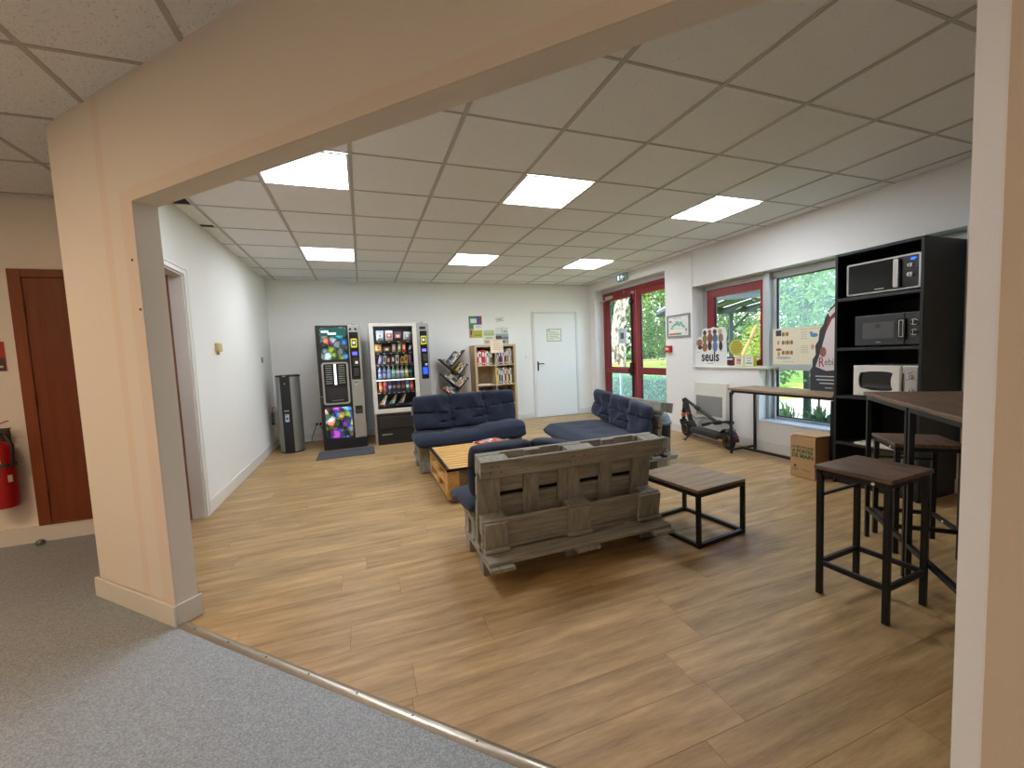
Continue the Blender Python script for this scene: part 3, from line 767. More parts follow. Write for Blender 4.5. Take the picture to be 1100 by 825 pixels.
# ------------------------------------------------------------------ waste bin behind the right sofa
t = thing('waste_bin', 'round black waste bin with blue-grey domed lid behind the sideways pallet sofa', 'bin', (4.385, 1.0, 0))
obj('body', MB().lathe([(.10, 0), (.108, .01), (.120, .38), (.122, .385)], 28), plain((22, 22, 24), .6), t, True)
obj('lid', MB().lathe([(.130, .385), (.134, .392), (.131, .410), (.118, .418), (.112, .46), (.088, .50), (.045, .52), (.005, .524)], 28), plain((104, 118, 132), .45), t, True)

# ------------------------------------------------------------------ bar tables and stools
def bar_table(label, ox, oy, L, rail=True):
    """origin at the front left leg; local x along the visible edge, y under the top"""
    ang = math.atan2(-.724, -.69)
    t = thing('bar_table', label, 'bar table', (ox, oy, 0), ang)
    D_ = .58; h = .93; lw = .022
    obj('tabletop', MB().box(-.012, L + .006, -.012, D_, h - .022, h, 0, .003), M_DARKBOARD, t)
    m = MB()
    m.box(0, L, 0, lw, h - .048, h - .0225, 0, .002); m.box(0, L, D_ - .04, D_ - .012, h - .048, h - .0225, 0, .002)
    m.box(0, lw, lw, D_ - .04, h - .048, h - .0225, 0, .002); m.box(L - lw, L, lw, D_ - .04, h - .048, h - .0225, 0, .002)
    obj('top_frame', m, M_BLACKSTEEL, t)
    obj('foot_rail', MB().bar((lw, lw / 2, .19), (L - lw, lw / 2, .19), .024, .024, 0, .002), M_BLACKSTEEL, t)
    for x in (0, L - lw):
        for y in (0, D_ - .04): obj('leg', MB().box(x, x + lw, y, y + lw, 0, h - .0485, 0, .002), M_BLACKSTEEL, t)
    return t
BT = Vector((4.149, -1.209)); ud = Vector((-.69, -.724)); 
bar_table('tall bar table with dark walnut top, the one farther from the camera', BT.x, BT.y, .53)
b2 = BT + ud * .546
bar_table('tall bar table with dark walnut top half hidden by the right-hand pillar', b2.x, b2.y, .62)

def stool(label, x, y, rz, sx=.36, sy=.34):
    t = thing('bar_stool', label, 'stool', (x, y, 0), rz)
    h = .655; lw = .024; a, b = sx / 2, sy / 2
    obj('seat', MB().box(-a, a, -b, b, h - .02, h, 0, .004), M_DARKBOARD, t)
    m = MB(); i = .008
    for yy in (-b + i, b - i - lw): m.box(-a + i + lw, a - i - lw, yy, yy + lw * .8, h - .045, h - .0205, 0, .002)
    for xx in (-a + i, a - i - lw): m.box(xx, xx + lw * .8, -b + i, b - i, h - .045, h - .0205, 0, .002)
    obj('seat_frame', m, M_BLACKSTEEL, t)
    for sx_ in (-1, 1):
        for sy_ in (-1, 1):
            x0 = a - i - lw if sx_ > 0 else -a + i; y0 = b - i - lw if sy_ > 0 else -b + i
            obj('leg', MB().box(x0, x0 + lw, y0, y0 + lw, 0, h - .0455, 0, .002), M_BLACKSTEEL, t)
    z = .15
    for yy in (-b + i, b - i - lw): obj('stretcher', MB().box(-a + i + lw, a - i - lw, yy + .003, yy + lw - .003, z, z + .024, 0, .002), M_BLACKSTEEL, t)
    for xx in (-a + i, a - i - lw): obj('stretcher', MB().box(xx + .003, xx + lw - .003, -b + i + lw, b - i - lw, z, z + .024, 0, .002), M_BLACKSTEEL, t)
    obj('stretcher', MB().box(-a + i + .008, -a + i + .02, -b + i + lw, b - i - lw, .50, .512), M_BLACKSTEEL, t)
    m = MB()
    for p in ((a * .55, -b + i - .001, h - .033), (-a * .05, b - i - lw + .002, z + .013)): m.cyl(p, Vector(p) + Vector((0, -.003, 0)), .007, n=10)
    obj('screw_cap', m, M_PAPER, t)
    return t
stool('black steel bar stool with dark wooden seat, the nearest one standing clear of the tables', 3.432, -1.638, math.radians(-87), .312, .35)
ang = math.atan2(-.724, -.69)
def uv_pt(u, v): p = BT + ud * u + Vector((.724, -.69)) * v; return p.x, p.y
x, y = uv_pt(.075, .218); stool('dark wooden bar stool tucked under the farther bar table', x, y, ang, .33, .32)
x, y = uv_pt(.16, .80); stool('bar stool at the far side of the bar tables, mostly hidden by the table top', x, y, ang, .33, .32)
# ------------------------------------------------------------------ water dispenser
t = thing('water_dispenser', 'tall silver and black floor-standing water dispenser in the left corner', 'water dispenser', (.165, 3.80, 0), math.radians(-6))
def ell(rx, ry, a0, a1, n):
    return [(rx * math.cos(math.radians(a0 + (a1 - a0) * i / n)), ry * math.sin(math.radians(a0 + (a1 - a0) * i / n))) for i in range(n + 1)]
body = ell(.155, .185, 297, 360, 10) + ell(.155, .12, 0, 180, 14)[1:-1] + ell(.155, .185, 180, 243, 10)
obj('body', MB().prism(body, .02, 1.085), plain((150, 148, 142), .38, .45, .04), t, True)
fr = ell(.152, .182, 244, 296, 8)
obj('front_panel', MB().prism(fr + [(.06, -.1), (-.06, -.1)], .02, 1.085), M_BLACK, t, True)
obj('alcove', MB().box(-.038, .038, -.176, -.168, .62, .90, 0, .01).box(-.03, .03, -.19, -.17, .60, .615, 1, .003), [plain((10, 10, 12), .3), M_SILVER], t)
obj('top_cap', MB().prism(ell(.158, .188, 0, 360, 36)[:-1], 1.085, 1.108), M_BLACK, t, True)
obj('foot', MB().prism(ell(.150, .180, 0, 360, 36)[:-1], 0, .02), M_BLACK, t, True)
m = MB(); m.box(-.026, .026, -.1855, -.183, .45, .56, 0, .002); m.prism(circ(.0, .50, .017, 14), .186, .187, 1, R(PI / 2, 'X')); m.box(-.02, .0, -.1865, -.1855, .535, .55, 1)
obj('sticker', m, [plain((196, 204, 214), .5), plain((40, 80, 150), .5)], t)
obj('logo_plate', MB().box(-.02, .02, -.192, -.187, 1.088, 1.105), M_SILVER, t)
obj('button', MB().cyl((.0, -.181, .99), (.0, -.186, .99), .009, n=12), M_CHROME, t)
obj('energy_label', MB().box(-.135, -.09, -.095, -.088, 1.035, 1.06, 0, 0, R(math.radians(-24), 'Z')), plain((196, 190, 110), .6), t)
# filter and hoses on the wall behind it
m = MB(); m.cyl((X0 + .035, 4.02, .40), (X0 + .035, 4.02, .56), .022, n=16); m.cyl((X0 + .035, 4.02, .38), (X0 + .035, 4.02, .40), .026, n=16, mi=1)
m.tube([(X0 + .035, 4.02, .56), (X0 + .03, 4.05, .64), (X0 + .06, 4.08, .62)], .006, mi=0)
m.tube([(X0 + .035, 4.02, .38), (X0 + .04, 4.0, .25), (X0 + .10, 3.98, .17), (X0 + .13, 3.96, .15)], .006, mi=2); m.cyl((X0 + .12, 3.965, .155), (X0 + .14, 3.955, .14), .010, mi=3)
tag(obj('water_filter', m, [plain((110, 108, 104), .5), M_BLACK, plain((220, 218, 210), .5), plain((40, 70, 160), .5)], None, True), 'small grey inline water filter with white hose behind the dispenser', 'filter')
m = MB(); m.tube([(.0, 4.12, .82), (-.03, 4.14, .7), (-.01, 4.12, .55), (-.02, 4.1, .42), (-.02, 4.1, .38)], .007); m.cyl((-.02, 4.1, .38), (-.02, 4.1, .33), .012)
tag(obj('hose', m, M_BLACK, None, True), 'black hose hanging beside the water dispenser', 'hose')

# socket strip and cables
m = MB(); m.box(.33, .52, Y1 - .012, Y1, .235, .315, 0, .004); m.cyl((.375, Y1 - .014, .275), (.375, Y1 - .012, .275), .02, mi=0)
tag(obj('power_socket', m, M_WHITE), 'white triple wall socket low on the back wall', 'socket')
for k, x in enumerate((.435, .49)):
    m = MB(); m.cyl((x, Y1 - .05, .275), (x, Y1 - .0125, .275), .018, n=14)
    m.tube([(x, Y1 - .05, .275), (x - .01, Y1 - .07, .25), (x - .05 + .1 * k, Y1 - .06, .15), (x - .09 + .14 * k, Y1 - .08, .04), (x - .06 + .2 * k, Y1 - .12, .008), (x - .18 + .3 * k, Y1 - .16, .008)], .005)
    tag(obj('plug_cable', m, M_BLACK, None, True), 'black plug and cable, %s one in the low wall socket' % ('left' if k == 0 else 'right'), 'cable', 'plugs in the low wall socket')

# ------------------------------------------------------------------ coffee machine
cx0, cx1, cy0 = .595, 1.185, 3.52
t = thing('coffee_machine', 'tall black and silver coffee vending machine with two glowing gemstone panels', 'vending machine', (0, 0, 0))
obj('body', MB().box(cx0, cx1, cy0 + .03, cy0 + .66, .0, 1.785, 0, .006), plain((40, 40, 42), .45), t)
obj('plinth', MB().box(cx0 + .005, cx1 - .005, cy0 + .0, cy0 + .029, 0, .145, 0, .003), M_BLACK, t)
obj('door', MB().box(cx0, 1.018, cy0, cy0 + .029, .148, 1.785, 0, .006), plain((30, 31, 33), .35), t)
def panel_front(name, x0, x1, z0, z1, r, y, th, mt_, par):
    m = MB(); m.prism(rrect(x0, x1, z0, z1, r), -y, -y + th, 0, R(PI / 2, 'X')); return obj(name, m, mt_, par, True)
GEM1 = gems(3.1, 1.15, 'lit_gemstone_print'); GEM2 = gems(8.4, 1.15, 'lit_gemstone_print_lower')
p1 = panel_front('lit_panel', .652, 1.0, 1.30, 1.752, .035, cy0, .004, GEM1, t)
M_TEALLIT = emit((46, 84, 78), .8, 'lit_teal_print'); M_WHITELIT = emit((226, 236, 234), .9, 'lit_white_print')
panel_front('panel_header', .656, .996, 1.635, 1.748, .03, cy0 - .0042, .001, M_TEALLIT, p1)
m = MB(); m.box(.67, .765, cy0 - .0075, cy0 - .0055, 1.682, 1.712); m.box(.755, .865, cy0 - .0075, cy0 - .0055, 1.652, 1.68)
hd_ = obj('headline', m, M_WHITELIT, p1)
p2 = panel_front('lit_panel', .645, 1.0, .168, .612, .035, cy0, .004, GEM2, t)
m = MB(); m.ring(rrect(.640, .992, .655, 1.262, .04), rrect(.664, .968, .679, 1.238, .025), -cy0 + .0, -cy0 + .014, 0, R(PI / 2, 'X'))
obj('chrome_surround', m, M_SILVER, t, True)
m = MB(); m.box(.664, .968, cy0 - .004, cy0 - .0005, .93, 1.238, 0)
mm = m
for i in range(9):
    z = 1.205 - i * .031
    mm.box(.69, .775, cy0 - .0055, cy0 - .0045, z, z + .012, 1); mm.box(.86, .945, cy0 - .0055, cy0 - .0045, z, z + .012, 1)
sp = obj('selection_panel', m, [plain((22, 22, 24), .2), plain((130, 130, 126), .5)], t)
obj('light_strip', MB().box(.80, .83, cy0 - .007, cy0 - .0045, .94, 1.235), emit((226, 240, 250), 1.3, 'white_strip'), sp)
m = MB(); m.box(.664, .968, cy0 - .003, cy0 - .0005, .68, .928, 0); m.box(.70, .945, cy0 - .006, cy0 - .0035, .70, .90, 1); m.box(.75, .9, cy0 - .007, cy0 - .006, .712, .716, 2)
obj('cup_bay', m, [plain((14, 14, 15), .4), plain((50, 50, 52), .25), M_SILVER], t)
obj('lock', MB().cyl((.617, cy0, .78), (.617, cy0 - .008, .78), .010, n=14), M_CHROME, t)
obj('side_column', MB().box(1.022, cx1, cy0 + .004, cy0 + .029, .148, 1.785, 0, .006), M_SILVER, t)
m = MB()
for x in (1.055, 1.125): m.cyl((x, cy0 + .003, 1.725), (x, cy0 - .002, 1.725), .017, n=14)
obj('sensor', m, M_BLACK, t)
m = MB(); m.box(1.034, 1.155, cy0 - .004, cy0 + .003, 1.0, 1.685, 0, .004)
pp = obj('payment_panel', m, plain((16, 16, 18), .25), t)
obj('card_reader', MB().ring(rrect(1.052, 1.135, 1.46, 1.59, .012), rrect(1.064, 1.123, 1.485, 1.57, .008), -cy0 + .005, -cy0 + .012, 0, R(PI / 2, 'X')).box(1.064, 1.123, cy0 - .006, cy0 - .0045, 1.485, 1.57, 1).box(1.075, 1.11, cy0 - .0075, cy0 - .006, 1.51, 1.55, 2), [plain((216, 204, 36), .5), plain((30, 50, 60), .3), plain((210, 220, 220), .5)], pp)
obj('display', MB().box(1.062, 1.13, cy0 - .006, cy0 - .0045, 1.35, 1.40), emit((90, 96, 255), 1.0, 'blue_display'), pp)
m = MB()
for i in range(6): m.box(1.06, 1.135, cy0 - .0055, cy0 - .0045, 1.31 - i * .022, 1.316 - i * .022)
obj('instructions', m, plain((110, 110, 110), .5), pp)
obj('coin_slot', MB().box(1.09, 1.13, cy0 - .016, cy0 - .0045, 1.225, 1.262, 0, .004), M_PAPER, pp)
m = MB()
for i in range(4):
    for j in range(3): m.box(1.07 + j * .022, 1.086 + j * .022, cy0 - .0065, cy0 - .0045, 1.05 + i * .03, 1.072 + i * .03, 0, .002)
obj('keypad', m, plain((70, 70, 72), .5), pp)
m = MB(); m.prism([(1.05, .985), (1.125, .985), (1.115, .93), (1.0875, .905), (1.06, .93)], -cy0 - .004, -cy0 - .0025, 0, R(PI / 2, 'X')); m.box(1.06, 1.115, cy0 + .0005, cy0 + .0022, .945, .97, 1)
obj('emblem_sticker', m, [plain((190, 200, 130), .5), plain((80, 130, 170), .5)], t)
m = MB(); m.box(1.05, 1.15, cy0 - .001, cy0 + .0035, .50, .615, 0, .006); m.box(1.063, 1.137, cy0 - .003, cy0 - .0012, .51, .56, 1)
obj('coin_return', m, [M_BLACK, plain((60, 60, 62), .3)], t)
obj('beacon', MB().box(1.07, 1.12, cy0 + .08, cy0 + .16, 1.786, 1.80, 0, .004), M_BLACK, t)
tag(obj('door_mat', MB().box(.54, 1.27, 2.945, 3.46, .0005, .008, 0, .003), plain((66, 68, 72), .95, 0, .15, 200)), 'dark grey mat on the floor in front of the coffee machine', 'mat')

# ------------------------------------------------------------------ snack machine
sx0, sx1, sy0 = 1.305, 2.165, 3.47; HT = 1.80; gx0, gx1 = 1.365, 1.925
t = thing('snack_machine', 'wide silver snack and drinks vending machine with lit glass front', 'vending machine', (0, 0, 0))
m = MB(); dp = .62
m.box(sx0, sx0 + .04, sy0 + .03, sy0 + dp, .0, HT, 0, .004); m.box(1.99, sx1, sy0 + .03, sy0 + dp, 0, HT, 0, .004); m.box(sx0 + .04, 1.99, sy0 + dp - .03, sy0 + dp, 0, HT, 1); m.box(sx0 + .04, 1.99, sy0 + .03, sy0 + dp - .03, HT - .03, HT, 0); m.box(sx0 + .04, 1.99, sy0 + .03, sy0 + dp - .03, 0, .50, 1)
obj('cabinet', m, [M_SILVER, plain((26, 27, 30), .5)], t)
m = MB(); m.ring([(sx0, .47), (1.985, .47), (1.985, HT), (sx0, HT)], [(gx0, .535), (gx1, .535), (gx1, HT - .045), (gx0, HT - .045)], -sy0 - .03, -sy0, 0, R(PI / 2, 'X'))
obj('door_frame', m, plain((214, 210, 198), .4, .1), t)
obj('glass_front', MB().box(gx0, gx1, sy0 + .012, sy0 + .017, .535, HT - .045), glass((.98, .98, .98, 1), 'vending_glass'), t)
obj('control_column', MB().box(1.988, sx1, sy0, sy0 + .03, .47, HT, 0, .005), M_SILVER, t)
m = MB(); m.box(sx0 + .03, sx1 - .02, sy0 + .005, sy0 + .03, .06, .465, 0, .006); m.box(sx0 + .07, 2.0, sy0 - .012, sy0 + .004, .24, .42, 1, .01); m.box(sx0 + .09, sx0 + .24, sy0 - .002, sy0 + .004, .14, .165, 2, .002); m.box(sx0 + .3, 1.95, sy0 - .012, sy0 + .004, .435, .46, 1, .006)
obj('delivery_hatch', m, [plain((28, 26, 25), .4), plain((44, 40, 38), .3), plain((120, 116, 110), .4)], t)
obj('plinth', MB().box(sx0 + .03, sx1 - .02, sy0 + .01, sy0 + .03, 0, .058, 0, .002), M_BLACK, t)
m = MB(); m.box(2.03, 2.12, sy0 - .004, sy0, 1.70, 1.74, 0, .003); obj('sensor', m, M_BLACK, t)
m = MB(); m.box(2.03, 2.135, sy0 - .006, sy0, .95, 1.675, 0, .004); pp = obj('payment_panel', m, plain((16, 16, 18), .25), t)
obj('card_reader', MB().ring(rrect(2.04, 2.125, 1.47, 1.60, .012), rrect(2.052, 2.113, 1.495, 1.58, .008), -sy0 + .0065, -sy0 + .014, 0, R(PI / 2, 'X')).box(2.052, 2.113, sy0 - .008, sy0 - .0065, 1.495, 1.58, 1).box(2.065, 2.1, sy0 - .0095, sy0 - .008, 1.52, 1.56, 2), [plain((216, 204, 36), .5), plain((30, 50, 60), .3), plain((210, 220, 220), .5)], pp)
obj('display', MB().box(2.05, 2.115, sy0 - .008, sy0 - .0065, 1.365, 1.405), emit((130, 110, 255), 1.0, 'violet_display'), pp)
m = MB()
for i in range(4):
    for j in range(3): m.box(2.06 + j * .022, 2.076 + j * .022, sy0 - .0085, sy0 - .0065, 1.22 + i * .028, 1.24 + i * .028, 0, .002)
obj('keypad', m, plain((80, 80, 82), .5), pp)
obj('coin_slot', MB().box(2.085, 2.12, sy0 - .018, sy0 - .0065, 1.15, 1.185, 0, .004), M_PAPER, pp)
obj('blue_screen', MB().box(2.05, 2.12, sy0 - .008, sy0 - .0065, 1.02, 1.125), emit((40, 70, 255), 1.3, 'blue_screen'), pp)
obj('beacon', MB().box(2.05, 2.1, sy0 + .08, sy0 + .14, HT, HT + .012, 0, .003), M_BLACK, t)
ROWS = [(1.545, 4, 'top'), (1.375, 6, 'second'), (1.20, 8, 'third'), (.985, 8, 'fourth'), (.785, 8, 'fifth'), (.60, 3, 'bottom')]
M_TRAY = plain((46, 47, 50), .4, .4)
for z, n, nm in ROWS:
    m = MB(); m.box(gx0 - .015, 1.98, sy0 + .05, sy0 + dp - .04, z - .012, z - .0015, 0); m.box(gx0 - .015, 1.98, sy0 + .046, sy0 + .05, z - .03, z - .0015, 0)
    for i in range(n): m.box(gx0 + (i + .5) * (.56 / n) - .015, gx0 + (i + .5) * (.56 / n) + .015, sy0 + .0445, sy0 + .046, z - .026, z - .012, 1)
    obj('tray', m, [M_TRAY, plain((150, 150, 150), .5)], t)
L_IN = emit((236, 244, 255), 20, 'cabinet_led')
m = MB(); m.box(gx0 + .0, gx1, sy0 + .022, sy0 + .034, HT - .04, HT - .032); obj('led_strip', m, L_IN, t)
m = MB(); m.box(gx0 - .012, gx0 - .004, sy0 + .022, sy0 + .034, .55, HT - .05); obj('led_strip', m, L_IN, t)
m = MB(); m.box(gx0, gx1, sy0 + .043, sy0 + .0455, .952, .964); obj('led_strip', m, emit((236, 244, 255), 1.6, 'shelf_led'), t)

def product(name, label, x, z, kind, cols, w, h, grp, lean=0.0):
    y = sy0 + .105
    ca = plain(cols[0], .35); cb = plain(cols[1], .35); cc = plain(cols[2] if len(cols) > 2 else (235, 235, 235), .35)
    m = MB(); M = T(x, y, z) @ R(lean, 'Y')
    if kind == 'bag':     # pillow bag with crimped ends and a printed patch
        vs = []; fs = []; nx, nz = 6, 8
        for sg in (-1, 1):
            for j in range(nz + 1):
                for i in range(nx + 1):
                    u, v = i / nx * 2 - 1, j / nz * 2 - 1
                    vs.append((u * w / 2, sg * .026 * (1 - u ** 4) * (1 - abs(v) ** 5), (v + 1) / 2 * h))
        k = (nx + 1) * (nz + 1)
        for j in range(nz):
            for i in range(nx):
                a = j * (nx + 1) + i; fs += [(a, a + 1, a + nx + 2, a + nx + 1), (k + a, k + a + nx + 1, k + a + nx + 2, k + a + 1)]
        m.add(vs, fs, 0, M)
        m.box(-w * .32, w * .32, -.0285, -.0265, h * .3, h * .68, 1, 0, M); m.prism(circ(0, h * .5, w * .2, 12), .0288, .0294, 2, M @ R(PI / 2, 'X'))
        mats = [ca, cb, cc]
    elif kind == 'bar':   # slim wrapped bar
        m.box(-w / 2, w / 2, -.014, .014, .008, h - .008, 0, .006, M); m.box(-w / 2 - .001, w / 2 + .001, -.003, .003, 0, h, 0, 0, M); m.box(-w * .3, w * .3, -.0152, -.0142, h * .28, h * .74, 1, 0, M)
        mats = [ca, cb]
    elif kind == 'bottle':
        r = w / 2
        m.lathe([(r * .8, 0), (r, .008), (r, h * .30), (r * .92, h * .36), (r, h * .42), (r, h * .62), (r * .72, h * .76), (r * .36, h * .88), (r * .36, h * .93)], 14, 0, M)
        m.lathe([(r * 1.01, h * .40), (r * 1.01, h * .60)], 14, 1, M); m.lathe([(r * .42, h * .925), (r * .42, h)], 12, 2, M)
        mats = [ca, cb, cc]
    else:                 # can
        r = w / 2
        m.lathe([(r * .84, 0), (r, .008), (r, h - .014), (r * .82, h)], 16, 0, M); m.lathe([(r * 1.008, h * .3), (r * 1.008, h * .62)], 16, 1, M); m.lathe([(r * .82, h), (r * .80, h + .002)], 16, 2, M)
        mats = [ca, cb, plain((180, 180, 180), .3, .8)]
    tag(obj(name, m, mats, None, True), label, {'bag': 'snack bag', 'bar': 'snack bar', 'bottle': 'bottle', 'can': 'can', }[kind], grp)

def cell_x(i, n): return gx0 + .03 + (i + .5) * (.515 / n)
row1 = [('blue and white', (150, 180, 206), (222, 220, 214), (200, 150, 60)), ('red and white', (206, 196, 190), (160, 40, 46), (230, 220, 210)), ('purple', (96, 40, 84), (186, 160, 110), (226, 210, 180)), ('silver', (196, 188, 176), (90, 170, 190), (230, 230, 226))]
for i, (nm, *c) in enumerate(row1): product('snack_bag', '%s crisp bag, %s from the left on the top snack machine tray' % (nm, ORD[i]), cell_x(i, 4), 1.545, 'bag', c, .108, .155 if i < 2 else .13, 'snack bags on the top tray', (.0, .02, -.03, .12)[i])
row2 = [('bag', 'orange', (206, 150, 60), (220, 214, 200), (190, 90, 40), .10, .125), ('bag', 'brown and gold', (110, 84, 50), (190, 160, 90), (220, 220, 230), .10, .085), ('bar', 'pink', (190, 140, 140), (220, 210, 210), (0, 0, 0), .05, .12), ('bar', 'green', (130, 160, 70), (220, 224, 190), (0, 0, 0), .05, .145), ('bar', 'red and yellow', (200, 60, 56), (236, 200, 170), (0, 0, 0), .052, .135), ('bar', 'dark blue', (60, 66, 90), (200, 205, 215), (0, 0, 0), .045, .12)]
xs2 = [1.425, 1.545, 1.645, 1.72, 1.795, 1.87]
for i, (k, nm, a, b_, c, w, h) in enumerate(row2): product('snack_bag' if k == 'bag' else 'snack_bar', '%s packet, %s from the left on the second snack machine tray' % (nm, ORD[i]), xs2[i], 1.375, k, (a, b_, c), w, h, 'packets on the second tray', (.0, .0, .05, .12, .0, .28)[i])
row3 = [('lilac', (140, 120, 180), (200, 190, 200)), ('pale blue', (160, 190, 200), (120, 100, 90)), ('dark red', (130, 40, 44), (210, 170, 160)), ('black and white', (60, 54, 60), (226, 222, 222)), ('white and red', (226, 220, 220), (120, 40, 50)), ('golden', (190, 150, 70), (90, 60, 40)), ('yellow', (216, 190, 40), (110, 80, 40)), ('violet and red', (110, 80, 170), (190, 60, 70))]
for i, (nm, a, b_) in enumerate(row3): product('snack_bar', '%s chocolate bar, %s from the left on the third snack machine tray' % (nm, ORD[i]), cell_x(i, 8), 1.20, 'bar', (a, b_), .046, .13 if i not in (2, 5) else .11, 'chocolate bars on the third tray', (.22, .18, .05, .08, .04, .2, .06, -.04)[i])
row4 = [('clear water', (150, 176, 196), (90, 90, 200), (70, 80, 170))] * 2 + [('pale water', (170, 190, 206), (150, 150, 226), (200, 210, 220)), ('mint', (130, 190, 180), (190, 226, 216), (200, 216, 206)), ('grey', (150, 166, 160), (226, 230, 226), (150, 150, 60)), ('sparkling water', (130, 166, 172), (210, 224, 222), (160, 40, 50)), ('lime yellow', (190, 200, 40), (226, 226, 200), (190, 200, 50)), ('dark cola', (40, 40, 54), (90, 130, 190), (60, 60, 90))]
for i, (nm, a, b_, c) in enumerate(row4): product('drink_bottle', '%s bottle, %s from the left on the fourth snack machine tray' % (nm, ORD[i]), cell_x(i, 8), .985, 'bottle', (a, b_, c), .056, .178, 'drink bottles on the fourth tray')
row5 = [('orange and red', (206, 90, 50), (226, 150, 90)), ('orange and violet', (210, 100, 50), (120, 70, 120)), ('violet', (80, 70, 140), (170, 160, 200)), ('black and grey', (44, 44, 48), (150, 140, 130)), ('dark blue and gold', (60, 70, 130), (170, 130, 90)), ('dark red', (120, 50, 50), (150, 110, 90)), ('turquoise', (60, 140, 150), (200, 226, 220)), ('red and yellow', (206, 60, 60), (230, 170, 80))]
for i, (nm, a, b_) in enumerate(row5): product('drink_can', '%s drink can, %s from the left on the fifth snack machine tray' % (nm, ORD[i]), cell_x(i, 8), .785, 'can', (a, b_), .054, .148, 'drink cans on the fifth tray')
for i, (nm, a) in enumerate([('orange', (206, 110, 60)), ('teal', (90, 170, 170)), ('pink', (190, 110, 140))]):
    x = gx0 + .085 + i * .135; y = sy0 + .10
    m = MB(); vs = [(x - .055, y, .60), (x + .02, y, .60), (x + .065, y, .73), (x + .045, y, .73)]
    vs2 = [(p[0], p[1] + .055, p[2]) for p in vs]
    m.add(vs + vs2, [(0, 1, 2, 3), (4, 7, 6, 5), (0, 4, 5, 1), (1, 5, 6, 2), (2, 6, 7, 3), (3, 7, 4, 0)], 0)
    m.add([(x - .05, y - .001, .604), (x - .01, y - .001, .604), (x + .01, y - .001, .64), (x - .025, y - .001, .64)], [(0, 1, 2, 3)], 1)
    m.add([(x - .02, y - .001, .65), (x + .015, y - .001, .65), (x + .05, y - .001, .72), (x + .04, y - .001, .72)], [(0, 1, 2, 3)], 2)
    tag(obj('sandwich_pack', m, [plain((206, 214, 190), .3), plain(a, .5), plain((150, 140, 100), .6)]), 'wedge-shaped sandwich pack with %s label, %s from the left on the bottom tray' % (nm, ORD[i]), 'sandwich', 'sandwich packs on the bottom tray')

# ------------------------------------------------------------------ books
BC = {'red': (190, 44, 50), 'white': (226, 222, 212), 'black': (36, 36, 40), 'yellow': (230, 200, 40), 'cream': (214, 196, 160), 'blue': (60, 96, 150), 'teal': (60, 150, 140), 'grey': (140, 138, 132), 'pink': (206, 110, 130), 'brown': (110, 82, 60), 'green': (90, 140, 80), 'dark blue': (44, 50, 74), 'orange': (214, 120, 60), 'maroon': (120, 50, 64), 'olive': (140, 128, 84), 'sky blue': (120, 180, 210), 'dark teal': (44, 74, 78)}
M_PAGES = plain((214, 204, 184), .8)
def book(label, color, M, w, d, h, grp, band=None):
    """w thickness along x, spine at y=0 facing -y, d depth, h height"""
    m = MB(); c = .0016
    m.box(c, w - c, .002, d - .003, .003, h - .003, 1, 0, M)
    m.box(0, c, 0, d, 0, h, 0, 0, M); m.box(w - c, w, 0, d, 0, h, 0, 0, M)
    pts = [(0, .0018), (w * .2, -.001), (w * .5, -.002), (w * .8, -.001), (w, .0018)]
    m.prism(pts + [(w, .0025), (0, .0025)], 0, h, 0, M)
    m.box(w * .22, w * .78, -.0034, -.002, h * .58, h * .86, 2, 0, M)
    m.box(w * .22, w * .78, -.0034, -.002, h * .08, h * .16, 2, 0, M)
    bcol = band or ((226, 222, 210) if color not in ('white', 'cream', 'yellow', 'sky blue') else (90, 80, 80))
    tag(obj('book', m, [plain(BC[color], .45), M_PAGES, plain(bcol, .5)]), label, 'book', grp)

# cube bookcase
bx0, bx1, by0, by1, BHt = 3.03, 3.79, 4.075, 4.437, 1.445
t = thing('bookcase', 'pale oak cube bookcase standing against the back wall', 'bookcase', (0, 0, 0))
th = .036; mid = (bx0 + bx1) / 2; zs = [.036, .388, .74, 1.092]
m = MB()
m.box(bx0, bx0 + th, by0, by1, 0, BHt, 0, .002); m.box(bx1 - th, bx1, by0, by1, 0, BHt, 0, .002)
obj('side_panel', m, M_OAKV, t)
M_OAKH = wood((176, 150, 112), (206, 182, 144), 0, 6, .55, 14, name='pale_oak_veneer_flat')
obj('top_panel', MB().box(bx0 + th, bx1 - th, by0, by1, BHt - th, BHt, 0, .002), M_OAKH, t)
obj('bottom_panel', MB().box(bx0 + th, bx1 - th, by0, by1, 0, th, 0, .002), M_OAKH, t)
for z in zs[1:]: obj('shelf', MB().box(bx0 + th, bx1 - th, by0 + .002, by1 - .004, z - .018, z), M_OAKH, t)
obj('divider', MB().box(mid - .009, mid + .009, by0 + .002, by1 - .004, th, BHt - th), M_OAKV, t)
obj('back_panel', MB().box(bx0 + th, bx1 - th, by1 - .004, by1, th, BHt - th), plain((176, 156, 124), .7), t)
def fill(x0, z, items, where, grp):
    x = x0
    for i, it in enumerate(items):
        color, w, h = it[:3]; dy = it[3] if len(it) > 3 else .03; lean = it[4] if len(it) > 4 else 0
        book('%s book, %s from left in the %s of the cube bookcase' % (color, ORD[i], where), color, T(x + (h * math.sin(-lean) if lean < 0 else 0), by0 + dy, z + .0005) @ R(lean, 'Y'), w, .16, h, grp)
        x += w * 1.0 / math.cos(lean) + .0015 + (abs(h * math.sin(lean)) if i == len(items) - 1 else 0)
L0, R0 = bx0 + th + .006, mid + .013
fill(L0, zs[3], [('red', .034, .255, .02), ('white', .05, .24, .03), ('red', .052, .262, .02), ('pink', .036, .25), ('white', .03, .25), ('cream', .016, .22), ('teal', .012, .24), ('green', .014, .235), ('brown', .026, .23)], 'top left compartment', 'books in the top left compartment')
